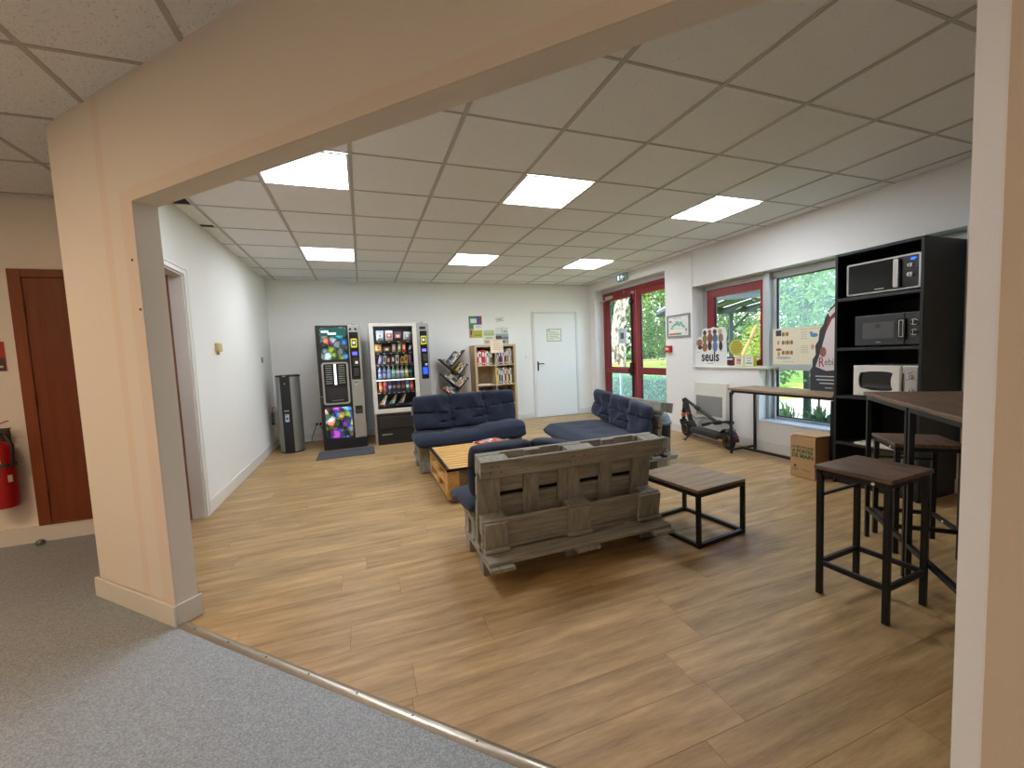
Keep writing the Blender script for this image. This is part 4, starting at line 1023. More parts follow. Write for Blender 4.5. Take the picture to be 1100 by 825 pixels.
fill(R0, zs[3], [('sky blue', .022, .2), ('orange', .024, .18), ('dark blue', .03, .25), ('black', .02, .26), ('maroon', .024, .25), ('white', .022, .255), ('red', .014, .24), ('black', .022, .25), ('grey', .028, .27), ('olive', .022, .28), ('cream', .026, .28), ('grey', .024, .27)], 'top right compartment', 'books in the top right compartment')
fill(R0, zs[2], [('yellow', .032, .29, .015), ('blue', .034, .30), ('grey', .026, .28), ('black', .022, .27), ('white', .026, .29), ('maroon', .036, .305), ('cream', .02, .28), ('yellow', .014, .26), ('black', .03, .29), ('white', .026, .28)], 'second right compartment', 'books in the second right compartment')
fill(L0, zs[1], [('orange', .028, .26), ('red', .022, .25), ('blue', .03, .27), ('white', .034, .24), ('sky blue', .03, .25), ('white', .04, .22), ('grey', .03, .23)], 'third left compartment', 'books in the third left compartment')
fill(R0, zs[1], [('white', .03, .24), ('green', .026, .22), ('white', .03, .23), ('black', .03, .27), ('brown', .03, .24), ('orange', .04, .235), ('grey', .03, .24)], 'third right compartment', 'books in the third right compartment')
m = MB(); m.box(L0 + .01, L0 + .24, by0 + .03, by0 + .22, zs[2] + .001, zs[2] + .007); m.box(L0 + .04, L0 + .26, by0 + .02, by0 + .2, zs[2] + .0075, zs[2] + .012)
tag(obj('magazine', m, M_PAPER), 'white magazine lying flat in the empty second left compartment of the bookcase', 'magazine')
# handwritten sheet clipped to the bookcase edge, with a hanging pen
m = MB(); m.box(3.32, 3.555, by0 - .006, by0 - .0035, 1.30, 1.535, 0)
for i, w in enumerate((.10, .15, .13, .16, .12)): m.box(3.437 - w / 2, 3.437 + w / 2, by0 - .0066, by0 - .006, 1.475 - i * .03, 1.481 - i * .03, 1)
m.box(3.36, 3.52, by0 - .0066, by0 - .006, 1.515, 1.52, 2)
tag(obj('notice_sheet', m, [plain((232, 214, 186), .8, 0, .02), plain((150, 120, 96), .8), plain((190, 90, 80), .8)]), 'cream handwritten notice fixed to the top edge of the bookcase', 'notice')
m = MB(); m.cyl((3.50, by0 - .012, 1.20), (3.50, by0 - .012, 1.30), .006, n=8); m.tube([(3.50, by0 - .012, 1.30), (3.52, by0 - .01, 1.4), (3.545, by0 - .009, 1.53)], .0015, 5)
tag(obj('pen', m, plain((70, 120, 180), .4), None, True), 'blue pen hanging from the bookcase notice', 'pen')

# tree bookshelf of crossing sloped boards
TY0, TY1 = 4.18, 4.40
t = thing('tree_bookshelf', 'dark zigzag tree bookshelf with slanted boards beside the cube bookcase', 'bookshelf', (0, 0, 0))
def arm(name, x0, z0, x1, z1): return obj(name, MB().bar((x0, (TY0 + TY1) / 2, z0), (x1, (TY0 + TY1) / 2, z1), TY1 - TY0, .018, 0, .002), M_WENGE, t)
AR = {'L1': (2.75, .937, 2.44, 1.232), 'R1': (2.615, 1.078, 2.885, 1.372), 'R2': (2.76, .94, 2.925, 1.125), 'L2': (2.745, .705, 2.45, .975), 'R3': (2.755, .698, 2.93, .885), 'L3': (2.70, .50, 2.46, .725), 'R4': (2.64, .565, 2.79, .725), 'L4': (2.75, .20, 2.46, .47), 'R5': (2.75, .21, 2.9, .36)}
for k, v in AR.items(): arm('slanted_board', *v)
obj('stem', MB().box(2.66, 2.70, TY1 - .03, TY1 - .01, .06, 1.02, 0, .002), M_WENGE, t)
obj('base', MB().box(2.50, 2.86, TY0, TY1, 0, .03, 0, .003), M_WENGE, t)
m = MB(); m.bar((2.68, 4.29, .03), (2.75, 4.29, .205), .2, .018); obj('foot_board', m, M_WENGE, t)
def stack(key, start, items, side, where):
    items = [(c, w * 1.22, ln) for c, w, ln in items]
    x0, z0, x1, z1 = AR[key]; d = Vector((x1 - x0, 0, z1 - z0)).normalized(); n = Vector((-d.z, 0, d.x)) * side
    if n.z < 0: n = -n
    off = .0105
    for i, (c, w, ln) in enumerate(items):
        base = Vector((x0, TY0 + .012, z0)) + d * start + n * off
        # book: x(thickness)->n, z(height)->d
        M = Matrix(((n.x, 0, d.x, base.x), (n.y, 1, d.y, base.y), (n.z, 0, d.z, base.z), (0, 0, 0, 1)))
        book('%s book, %s up in the %s of the tree bookshelf' % (c, ORD[i], where), c, M, w, .15, ln, 'books on the tree bookshelf')
        off += w + .001
stack('R1', .06, [('white', .03, .25), ('grey', .026, .235), ('dark blue', .024, .22)], 1, 'top right pile')
stack('R2', .03, [('white', .024, .19), ('black', .024, .18), ('yellow', .026, .17), ('brown', .012, .17)], 1, 'upper right pile')
stack('L2', .06, [('white', .022, .27), ('brown', .024, .26), ('black', .02, .25), ('olive', .016, .24)], 1, 'middle left pile')
stack('R3', .025, [('white', .022, .20), ('orange', .02, .18), ('cream', .018, .20), ('dark teal', .028, .18)], 1, 'middle right pile')
stack('L3', .05, [('red', .03, .25), ('white', .018, .24), ('cream', .012, .22), ('dark teal', .022, .23), ('black', .014, .21)], 1, 'lower left pile')
stack('L1', .27, [('cream', .014, .14), ('black', .02, .10)], 1, 'top left arm')

# ------------------------------------------------------------------ posters, sheet, switch on the back wall
def flat(name, label, cat, x0, x1, z0, z1, base, extra, y=Y1):
    m = MB(); m.box(x0, x1, y - .004, y - .001, z0, z1, 0)
    mats = [plain(base, .6, 0, .02)]
    for (u0, u1, v0, v1, c) in extra:
        mats.append(plain(c, .6, 0, .02)); k = len(mats) - 1
        m.box(x0 + u0 * (x1 - x0), x0 + u1 * (x1 - x0), y - .0042 - .0003 * k, y - .004, z0 + v0 * (z1 - z0), z0 + v1 * (z1 - z0), k)
    return tag(obj(name, m, mats), label, cat)
flat('poster', 'tall comic-style poster in green, yellow and blue above the bookcase', 'poster', 3.05, 3.295, 1.59, 1.985, (70, 130, 90),
     [(.6, .78, .62, 1, (60, 84, 150)), (.78, 1, .62, 1, (150, 50, 70)), (0, .22, 0, .42, (190, 130, 120)), (.22, 1, 0, .42, (176, 176, 50)), (.12, .6, .68, .88, (220, 222, 216)), (.36, 1, .34, .6, (228, 226, 222)), (.5, .9, .52, .54, (150, 150, 150)), (.5, .92, .46, .48, (150, 150, 150)), (.1, .2, .14, .34, (80, 50, 60)), (.4, .9, .1, .14, (110, 120, 40))])
flat('poster', 'pale green and white illustrated poster just behind the bookcase top', 'poster', 3.31, 3.535, 1.455, 1.735, (214, 214, 190),
     [(.06, .94, .6, .8, (170, 180, 130)), (.1, .9, .86, .9, (120, 130, 90)), (.1, .5, .1, .3, (190, 150, 130)), (.55, .9, .12, .34, (150, 170, 130)), (.2, .8, .42, .48, (130, 140, 110))])
flat('poster', 'black and white landscape photo poster above the right side of the bookcase', 'poster', 3.55, 3.80, 1.46, 1.77, (150, 154, 152),
     [(0, 1, .62, 1, (206, 210, 206)), (0, .45, .25, .5, (70, 74, 74)), (.45, 1, .3, .44, (110, 116, 114)), (.1, .7, .08, .2, (60, 64, 64)), (.47, .53, .55, 1, (170, 176, 172)), (.6, .9, .68, .8, (150, 156, 152))])
m = MB(); M = T(3.64, Y1 - .003, 1.915) @ R(-.12, 'Y')
m.box(-.085, .085, -.001, .001, -.04, .04, 0, 0, M); m.box(-.078, .078, -.0016, -.001, .02, .026, 1, 0, M); m.box(-.07, .075, -.0016, -.001, -.03, -.024, 1, 0, M); m.box(-.05, .05, -.0016, -.001, -.006, .004, 1, 0, M)
tag(obj('wall_sticker', m, [M_PAPER, plain((110, 110, 100), .7)]), 'small white tilted sticker above the posters on the back wall', 'sticker')
m = MB(); m.box(4.125, 4.215, Y1 - .012, Y1 - .0005, 1.165, 1.245, 0, .003); m.box(4.138, 4.166, Y1 - .016, Y1 - .012, 1.18, 1.23, 0, .002); m.box(4.172, 4.2, Y1 - .016, Y1 - .012, 1.18, 1.23, 0, .002)
tag(obj('light_switch', m, M_WHITE), 'white double light switch left of the white door', 'switch')
# left wall bits
m = MB(); m.box(X0 + .0005, X0 + .03, 1.86, 1.985, 1.415, 1.50, 0, .006); m.box(X0 + .0005, X0 + .02, 1.90, 1.93, 1.385, 1.416, 0, .003)
tag(obj('thermostat', m, plain((206, 184, 130), .5)), 'yellowed plastic wall box on the left wall', 'thermostat')
m = MB(); m.box(X0 + .0005, X0 + .008, 3.77, 3.835, 1.30, 1.375, 0, .002); m.box(X0 + .008, X0 + .012, 3.785, 3.82, 1.315, 1.36, 0, .002)
tag(obj('wall_switch', m, plain((120, 118, 112), .5)), 'small grey switch high on the left wall near the corner', 'switch')
# ------------------------------------------------------------------ heater, scooter, console table, box
FX = lambda x, y, z: frameM((x, y, z), (0, -1, 0), (0, 0, 1))     # u to the right (-Y), v up, w into the room (-X)
t = thing('panel_heater', 'white electric panel heater with grey grille on the wall behind the scooter', 'heater', (0, 0, 0))
M = FX(5.565, 1.60, .297)
m = MB(); m.prism(rrect(0, .522, 0, .472, .012), .025, .085, 0, M)
for i in range(7): m.box(.02, .50, .325 + i * .016, .331 + i * .016, .085, .0875, 0, 0, M)
m.box(.05, .47, .05, .42, 0, .024, 0, 0, M)
obj('body', m, plain((224, 222, 212), .45, 0, .02), t, True)
obj('grille', MB().box(.03, .468, .032, .298, .0855, .088, 0, .002, M), plain((146, 146, 142), .6, .2, .25, 900), t)

t = thing('electric_scooter', 'black folded electric scooter standing under the window by the heater', 'scooter', (5.30, .85, 0), math.atan2(.85, .16))
t.location.x = 5.27
wr = .112
def wheel(nm, x):
    m = MB(); prof = []
    for i in range(13):
        a = 2 * PI * i / 12; prof.append((wr - .026 + .026 * math.cos(a), .024 * math.sin(a)))
    vs = []; n = 36; fs = []
    for r, z in prof[:-1]:
        for i in range(n): tt = 2 * PI * i / n; vs.append((x + r * math.cos(tt), z, wr + r * math.sin(tt)))
    k = 12
    for a in range(k):
        for i in range(n): fs.append((a * n + i, a * n + (i + 1) % n, ((a + 1) % k) * n + (i + 1) % n, ((a + 1) % k) * n + i))
    m.add(vs, fs, 0)
    o = obj(nm, m, plain((26, 26, 27), .8), t, True, 60)
    h = MB(); h.cyl((x, -.03, wr), (x, .03, wr), .062, n=24); h.ring(circ(x, wr, .066, 24), circ(x, wr, .06, 24), .025, .031, 1, R(PI / 2, 'X')); h.ring(circ(x, wr, .066, 24), circ(x, wr, .06, 24), -.031, -.025, 1, R(PI / 2, 'X'))
    obj('hub', h, [plain((40, 40, 42), .4, .4), plain((150, 110, 60), .5)], o, True)
wheel('rear_wheel', 0); wheel('front_wheel', .87)
obj('deck', MB().box(.13, .68, -.075, .075, .095, .165, 0, .015), plain((44, 44, 46), .6), t, True)
obj('deck_mat', MB().box(.16, .66, -.065, .065, .1655, .170, 0, .002), plain((60, 58, 54), .8), t)
m = MB(); m.bar((.14, .045, .13), (-.02, .045, .115), .02, .04, 0, .005); m.bar((.14, -.045, .13), (-.02, -.045, .115), .02, .04, 0, .005); m.cyl((0, -.055, wr), (0, .055, wr), .014, n=12)
obj('rear_bracket', m, M_BLACKSTEEL, t)
m = MB(); ar = [(wr + .022, a) for a in range(30, 185, 10)]
vs = []; fs = []
for r, a in ar:
    for y in (-.035, .035): vs.append((r * math.cos(math.radians(a)) * 1.02, y, wr + r * math.sin(math.radians(a))))
    for y in (.035, -.035): vs.append(((r + .005) * math.cos(math.radians(a)) * 1.02, y, wr + (r + .005) * math.sin(math.radians(a))))
n = len(ar)
for k in range(n - 1):
    for q in range(4): fs.append((k * 4 + q, k * 4 + (q + 1) % 4, (k + 1) * 4 + (q + 1) % 4, (k + 1) * 4 + q))
fs += [(0, 1, 2, 3), tuple((n - 1) * 4 + q for q in range(4))]
m.add(vs, fs)
fd = obj('rear_fender', m, M_BLACK, t, True)
obj('tail_light', MB().box(-.15, -.128, -.02, .02, .155, .20, 0, .005), plain((150, 20, 40), .3), fd)
obj('reflector', MB().box(.03, .09, -.0665, -.056, .10, .118, 0, .004).box(.03, .09, .056, .0665, .10, .118, 0, .004), plain((226, 160, 30), .4), t)
m = MB(); m.bar((.66, 0, .14), (.76, 0, .23), .06, .05, 0, .01); m.bar((.75, 0, .20), (.885, 0, .50), .05, .06, 0, .012)
obj('neck', m, plain((48, 48, 50), .45, .3), t, True)
m = MB(); m.tube([(.945, 0, .20), (.925, 0, .36), (.905, 0, .50)], .026, 14)
m.bar((.955, .04, .21), (.87, .04, wr), .014, .04, 0, .004); m.bar((.955, -.04, .21), (.87, -.04, wr), .014, .04, 0, .004); m.box(.925, .975, -.045, .045, .195, .235, 0, .01); m.cyl((.87, -.05, wr), (.87, .05, wr), .012, n=12)
m.box(.87, .935, -.03, .03, .485, .535, 0, .012)
obj('fork', m, plain((36, 36, 38), .45, .3), t, True)
m = MB(); m.tube([(.90, 0, .53), (.60, 0, .425), (.205, 0, .297)], [.019, .019, .021], 14); m.bar((.66, 0, .447), (.56, 0, .412), .046, .05, 0, .01)
sp = obj('stem', m, plain((38, 38, 40), .45, .3), t, True)
m = MB(); m.tube([(.19, -.20, .285), (.20, -.10, .298), (.205, 0, .30), (.20, .10, .298), (.19, .20, .285)], .013, 12); m.box(.175, .235, -.05, .05, .272, .322, 0, .012)
hb = obj('handlebar', m, M_BLACKSTEEL, sp, True)
for s in (-1, 1): obj('grip', MB().cyl((.198, .11 * s, .297), (.188, .212 * s, .283), .019, n=14), plain((24, 24, 25), .85), hb, True)
obj('brake_lever', MB().tube([(.20, -.10, .30), (.16, -.13, .27), (.11, -.19, .19)], .006, 8), plain((130, 130, 134), .4, .6), hb, True)
obj('brake_cable', MB().tube([(.26, .05, .33), (.42, .05, .34), (.56, .06, .30), (.70, .06, .36), (.86, .05, .42), (.93, .04, .34)], .004, 7), M_BLACK, t, True)
obj('orange_hook', MB().cyl((.85, .045, .315), (.85, .075, .31), .026, n=14).cyl((.80, .03, .335), (.775, .03, .345), .018, n=12), plain((206, 70, 46), .5), t, True)
obj('kickstand', MB().tube([(.62, .06, .11), (.64, .12, .05), (.65, .16, .012)], .009, 8).bar((.62, .17, .008), (.69, .16, .008), .02, .012), M_BLACKSTEEL, t, True)

t = thing('console_table', 'narrow high console table with brown board top and thin black legs under the window', 'console table', (0, 0, 0))
ty0, ty1 = -.40, .725
M_RUSTICY = wood((120, 98, 74), (170, 146, 116), 1, 6, .5, 10, name='rustic_brown_board_long')
obj('tabletop', MB().box(5.125, 5.545, ty0, ty1, .742, .765, 0, .003), M_RUSTICY, t)
m = MB(); lw = .025
m.box(5.137, 5.137 + lw, ty0 + lw, .69, .717, .7415); m.box(5.51, 5.51 + lw, ty0 + lw, .69, .717, .7415); m.box(5.137 + lw, 5.51, .69, .69 + lw, .717, .7415); m.box(5.137 + lw, 5.51, ty0, ty0 + lw, .717, .7415)
m.prism([(.665, .717), (.69, .717), (.69, .68)], 5.137, 5.137 + lw, 0, Matrix(((0, 0, 1, 0), (1, 0, 0, 0), (0, 1, 0, 0), (0, 0, 0, 1))))
obj('frame', m, M_BLACKSTEEL, t)
m = MB(); m.box(5.315, 5.34, ty0 + lw, .69, .035, .058)
for y in (.6905, ty0 + .0005): m.box(5.137 + lw, 5.51, y, y + lw - .001, .035, .058)
obj('foot_rail', m, M_BLACKSTEEL, t)
for x in (5.137, 5.51):
    for y in (.69, ty0): obj('leg', MB().box(x, x + lw, y, y + lw, 0, .7165, 0, .002), M_BLACKSTEEL, t)

t = thing('cardboard_box', 'brown cardboard recycling box with green lettering beside the black shelf unit', 'box', (0, 0, 0))
kx0, kx1, ky0, ky1, kh = 4.95, 5.285, -.37, -.145, .385
m = MB(); w_ = .005
m.box(kx0, kx0 + w_, ky0, ky1, 0, kh - .012); m.box(kx1 - w_, kx1, ky0, ky1, 0, kh); m.box(kx0 + w_, kx1 - w_, ky0, ky0 + w_, 0, kh - .003); m.box(kx0 + w_, kx1 - w_, ky1 - w_, ky1, 0, kh - .003); m.box(kx0, kx1, ky0, ky1, 0, .005)
obj('body', m, M_CARD, t)
m = MB(); m.bar((kx1 - .002, (ky0 + ky1) / 2, kh + .004), (kx0 + .014, (ky0 + ky1) / 2, kh + .012), ky1 - ky0 + .004, .006); m.box(kx0 + .016, kx0 + .02, ky0 + .004, ky1 - .004, kh - .03, kh + .005)
obj('lid_flap', m, plain((184, 150, 106), .85, 0, .08, 60), t)
GREEN = plain((44, 84, 52), .8)
M = FX(kx0 - .0012, ky1, 0)
cw = (ky1 - ky0) / 2
text('lettering', 'LE RECYCLAGE', .030, GREEN, t, M @ T(cw, .286, 0), sx=.98, bold=.0006)
text('lettering', 'A PORTEE', .044, GREEN, t, M @ T(cw, .246, 0), sx=.95, bold=.0014)
text('lettering', 'DE MAIN', .052, GREEN, t, M @ T(cw, .202, 0), sx=.95, bold=.0016)
m = MB(); m.prism(circ(.045, .105, .013, 14), -.0005, .0008, 0, M)
for i, w in enumerate((.05, .06)): m.box(.02, .02 + w, .08 - i * .012, .083 - i * .012, -.0005, .0008, 0, 0, M)
m.tube([M @ Vector((.11 + i * .008, .082 + .008 * math.sin(i * 2.1) - i * .001, 0)) for i in range(11)], .0015, 5, 0)
obj('printed_logo', m, GREEN, t)

# ------------------------------------------------------------------ black shelf unit with microwaves
t = thing('shelf_unit', 'tall black open shelf unit holding three microwaves', 'shelf unit', (0, 0, 0))
hx0, hx1, hy0, hy1, hz = 5.07, 5.725, -1.045, -.445, 1.99
M_BLK = plain((22, 23, 23), .5, 0, .08, 20)
obj('side_panel', MB().box(hx0, hx1, hy0, hy0 + .02, 0, hz, 0, .001), M_BLK, t)
obj('side_panel', MB().box(hx0, hx1, hy1 - .02, hy1, 0, hz, 0, .001), M_BLK, t)
obj('top_panel', MB().box(hx0, hx1, hy0 + .02, hy1 - .02, hz - .022, hz, 0, .001), M_BLK, t)
SH = [1.612, 1.192, .780, .375, .07]
for z in SH: obj('shelf', MB().box(hx0 + .002, hx1, hy0 + .02, hy1 - .02, z - .024, z, 0, .001), plain((34, 35, 36), .45, 0, .08, 20), t)
obj('back_panel', MB().box(hx1 - .006, hx1 - .001, hy0 + .02, hy1 - .02, .02, hz - .022), M_BLK, t)
obj('plinth', MB().box(hx0 + .02, hx0 + .035, hy0 + .02, hy1 - .02, 0, .045), M_BLK, t)

def knob(u, v, w, r, M, mats, par, ring=False):
    m = MB(); a = M @ Vector((u, v, w)); b_ = M @ Vector((u, v, w + .018))
    m.cyl(a, b_, r, r * .9, 20, 0); m.bar(M @ Vector((u, v - r * .8, w + .0185)), M @ Vector((u, v + r * .8, w + .0185)), .004, .004, 1)
    if ring: m.ring(circ(u, v, r * 1.22, 22), circ(u, v, r * 1.02, 22), w, w + .006, 1, M)
    return obj('knob', m, mats, par, True)
def feet(M, W_, D_, par):
    for u in (.05, W_ - .05):
        for w in (-.05, -D_ + .05): obj('foot', MB().box(u - .015, u + .015, -.012, -.0005, w - .015, w + .015, 0, 0, M), M_BLACK, par)
# top : black with silver frame
t = thing('microwave_oven', 'black microwave with silver frame and silver handle on the highest shelf', 'microwave', (0, 0, 0), group=None)
M = FX(5.088, -.526, 1.6245)
obj('body', MB().box(.004, .489, .004, .252, -.38, -.022, 0, .004, M), plain((40, 40, 42), .4), t)
m = MB(); m.ring(rrect(0, .493, 0, .258, .012), rrect(.012, .481, .012, .246, .008), -.022, .002, 0, M); obj('frame', m, M_SILVER, t, True)
obj('door', MB().box(.0125, .365, .0125, .2455, -.021, -.002, 0, .002, M), plain((14, 14, 15), .12), t)
obj('control_panel', MB().box(.366, .4805, .0125, .2455, -.021, -.002, 0, .002, M), plain((16, 16, 17), .25), t)
m = MB(); m.prism(rrect(.335, .368, .022, .236, .01), .0, .028, 0, M); obj('handle', m, plain((170, 165, 158), .3, .7), t, True)
knob(.431, .175, -.002, .017, M, [plain((196, 190, 178), .3, .4), M_INK], t); knob(.431, .105, -.002, .019, M, [plain((196, 190, 178), .3, .4), M_INK], t)
obj('display', MB().box(.43, .452, .212, .226, -.002, -.0005, 0, 0, M).box(.44, .462, .22, .228, -.0019, -.0005, 0, 0, M), emit((30, 90, 255), 2.0, 'blue_digits'), t)
obj('brand_mark', MB().box(.2, .262, .026, .033, -.0018, -.0008, 0, 0, M), M_SILVER, t); feet(M, .49, .38, t)
# middle : dark grey
t = thing('microwave_oven', 'dark grey microwave with two ringed knobs on the middle shelf', 'microwave', (0, 0, 0))
M = FX(5.088, -.592, 1.205)
obj('body', MB().box(.004, .428, .003, .240, -.34, -.022, 0, .004, M), plain((44, 44, 46), .45), t)
obj('door', MB().box(0, .335, 0, .244, -.021, 0, 0, .005, M), plain((52, 52, 54), .45), t)
obj('window', MB().box(.058, .27, .055, .185, .0005, .002, 0, .0, M).prism(circ(.165, .155, .02, 16), .002, .0026, 1, M), [plain((84, 84, 82), .3), plain((64, 64, 62), .4)], t)
obj('control_panel', MB().box(.337, .432, 0, .244, -.021, 0, 0, .005, M), plain((50, 50, 52), .45), t)
m = MB(); m.prism(rrect(.305, .348, .035, .20, .006), .001, .024, 0, M); m.ring(rrect(.312, .341, .06, .188, .004), rrect(.316, .337, .064, .184, .003), .024, .026, 1, M); obj('handle', m, [plain((16, 16, 17), .3), M_CHROME], t, True)
knob(.397, .168, .0, .019, M, [plain((20, 20, 21), .4), M_CHROME], t, True); knob(.397, .092, .0, .019, M, [plain((20, 20, 21), .4), M_CHROME], t, True)
obj('brand_mark', MB().box(.15, .185, .022, .028, .0002, .001, 0, 0, M), M_SILVER, t); feet(M, .43, .34, t)
# low : white
t = thing('microwave_oven', 'white microwave with rounded black window on the lower shelf', 'microwave', (0, 0, 0))
M = FX(5.088, -.590, .7925); MWH = plain((222, 219, 212), .35, 0, .02)
obj('body', MB().box(.003, .432, .003, .248, -.34, -.024, 0, .004, M), MWH, t)
m = MB(); inner = [(.055, .062), (.12, .047), (.2, .045), (.255, .048), (.278, .058), (.268, .09), (.264, .125), (.268, .16), (.278, .19), (.255, .2), (.2, .204), (.12, .202), (.055, .192), (.044, .165), (.040, .125), (.044, .088)]
outer = [(.0, .0), (.1, .0), (.2, .0), (.27, .0), (.328, .0), (.328, .08), (.328, .125), (.328, .17), (.328, .25), (.27, .25), (.2, .25), (.1, .25), (.0, .25), (.0, .18), (.0, .125), (.0, .07)]
m.ring(outer, inner, -.024, .004, 0, M); m.ring([(u * .96 + .006, v * .94 + .008) for u, v in outer], inner, .004, .012, 0, M)
obj('door', m, MWH, t)
obj('window', MB().box(.04, .29, .04, .205, -.018, -.008, 0, 0, M).box(.05, .28, .095, .10, -.008, -.007, 1, 0, M).box(.06, .27, .07, .09, -.008, -.0075, 1, 0, M), [plain((14, 14, 15), .15), plain((60, 60, 60), .4)], t)
m = MB(); m.box(.33, .435, .0, .25, -.024, -.001, 0, .004, M); m.box(.345, .425, .01, .24, -.0005, .002, 1, .004, M)
cp = obj('control_panel', m, [MWH, plain((176, 172, 170), .4)], t)
obj('door_button', MB().box(.334, .341, .03, .19, .0, .004, 0, .001, M), M_BLACK, cp)
m = MB(); m.tube([M @ Vector((.36 + .012 * i, .14 + .004 * math.sin(i * 1.3) + .003 * i, .003)) for i in range(5)], .002, 5); m.tube([M @ Vector((.37 + .008 * i, .19 + .004 * i, .003)) for i in range(5)], .002, 5)
obj('dial_print', m, M_INK, cp); knob(.386, .06, .002, .019, M, [plain((196, 192, 188), .4), M_INK], cp); knob(.386, .17, .002, .015, M, [plain((196, 192, 188), .4), M_INK], cp); feet(M, .43, .34, t)
tag(obj('tray', MB().box(5.06, 5.40, -.93, -.61, .3755, .392, 0, .003), plain((196, 190, 176), .6, 0, .03)), 'pale flat tray lying on the low shelf of the black shelf unit', 'tray')

# ------------------------------------------------------------------ things on the wall by the door
t = thing('evacuation_plan', 'framed evacuation plan on the pier between door and window', 'framed plan', (0, 0, 0))
M = FX(X1 - .001, 2.213, 1.404); W_, Hh = .455, .328
m = MB(); m.ring([(0, 0), (W_, 0), (W_, Hh), (0, Hh)], [(.022, .022), (W_ - .022, .022), (W_ - .022, Hh - .022), (.022, Hh - .022)], 0, .018, 0, M); obj('frame', m, plain((160, 162, 160), .35, .6), t)
m = MB(); m.box(.022, W_ - .022, .022, Hh - .022, .002, .006, 0, 0, M)
m.box(.04, .185, .035, .062, .006, .007, 1, 0, M); m.box(.187, .29, .035, .062, .006, .007, 2, 0, M)
for u0, u1, v0, v1 in ((.1, .15, .15, .18), (.13, .2, .17, .2), (.17, .24, .18, .23), (.22, .27, .16, .19), (.25, .31, .18, .22), (.29, .34, .15, .18), (.32, .36, .13, .16), (.08, .12, .12, .15)): m.box(u0, u1, v0, v1, .006, .007, 3, 0, M)
for u0, u1, v0, v1 in ((.13, .29, .272, .28), (.05, .09, .22, .25), (.36, .4, .05, .056), (.35, .4, .075, .08), (.37, .4, .09, .12)): m.box(u0, u1, v0, v1, .006, .007, 4, 0, M)
m.tube([M @ Vector(p) for p in ((.07, .12, .0065), (.1, .21, .0065), (.18, .25, .0065), (.3, .25, .0065), (.39, .18, .0065), (.37, .11, .0065), (.22, .13, .0065), (.07, .12, .0065))], .0012, 4, 4)
obj('print', m, [plain((226, 226, 220), .5, 0, .01), plain((210, 110, 76), .6), plain((96, 150, 110), .6), plain((130, 180, 150), .6), plain((120, 120, 120), .6)], t)
t = thing('fire_alarm_point', 'small red manual fire alarm call point beside the glass door', 'fire alarm', (0, 0, 0))
M = FX(X1 - .001, 2.235, 1.186); m = MB(); m.prism(rrect(0, .115, 0, .1, .012), 0, .05, 0, M); obj('body', m, plain((186, 34, 38), .4), t, True)
obj('glass_window', MB().box(.02, .09, .035, .07, .0505, .053, 0, .002, M), plain((226, 222, 218), .4), t)
t = thing('exit_sign', 'small emergency exit sign with running figure above the glass door', 'exit sign', (0, 0, 0))
M = FX(X1 - .001, 3.43, 2.455); m = MB(); m.box(0, .275, 0, .118, 0, .04, 0, .004, M); obj('housing', m, plain((176, 180, 178), .4), t)
m = MB(); m.box(.008, .225, .008, .11, .0405, .0425, 0, 0, M)
obj('sign_face', m, emit((70, 110, 118), .5, 'lit_exit_face'), t)
m = MB(); wz0, wz1 = .0428, .0438
m.box(.02, .065, .02, .1, wz0, wz1, 0, 0, M); m.prism(circ(.135, .094, .009, 12), wz0, wz1, 0, M)
m.add([M @ Vector(p) for p in [(.12, .084, wz1), (.145, .084, wz1), (.14, .05, wz1), (.118, .052, wz1)]], [(0, 1, 2, 3)]); 
for a, b_ in (((.12, .08), (.095, .066)), ((.143, .08), (.162, .062)), ((.124, .052), (.108, .022)), ((.136, .052), (.156, .034)), ((.156, .034), (.15, .016))): m.bar(M @ Vector((a[0], a[1], .0433)), M @ Vector((b_[0], b_[1], .0433)), .001, .009)
m.box(.18, .215, .055, .065, wz0, wz1, 0, 0, M); m.prism([(.18, .045), (.18, .075), (.168, .06)], wz0, wz1, 0, M)
obj('pictogram', m, emit((226, 240, 238), .75, 'lit_pictogram'), t)

# ------------------------------------------------------------------ standees and display boxes on the sill
t = thing('standee', 'white cardboard comic display with seuls lettering on the window sill', 'cardboard display', (0, 0, 0))
M = FX(5.602, 1.711, .9855)
out = [(0, 0), (.545, 0), (.545, .215), (.535, .33), (.548, .42), (.52, .50), (.46, .515), (.40, .50), (.33, .52), (.26, .50), (.2, .515), (.14, .49), (.125, .40), (.06, .385), (.02, .33), (.045, .25), (0, .215)]
obj('card', MB().prism(out, 0, .004, 0, M), plain((226, 225, 222), .6, 0, .02), t)
m = MB(); m.add([M @ Vector(p) for p in [(.18, 0, -.001), (.36, 0, -.001), (.30, .3, -.001), (.24, .3, -.001), (.18, 0, -.09), (.36, 0, -.09), (.30, .3, -.006), (.24, .3, -.006)]], [(0, 1, 5, 4), (4, 5, 6, 7), (0, 4, 7, 3), (1, 2, 6, 5)]); obj('easel', m, plain((200, 190, 170), .8), t)
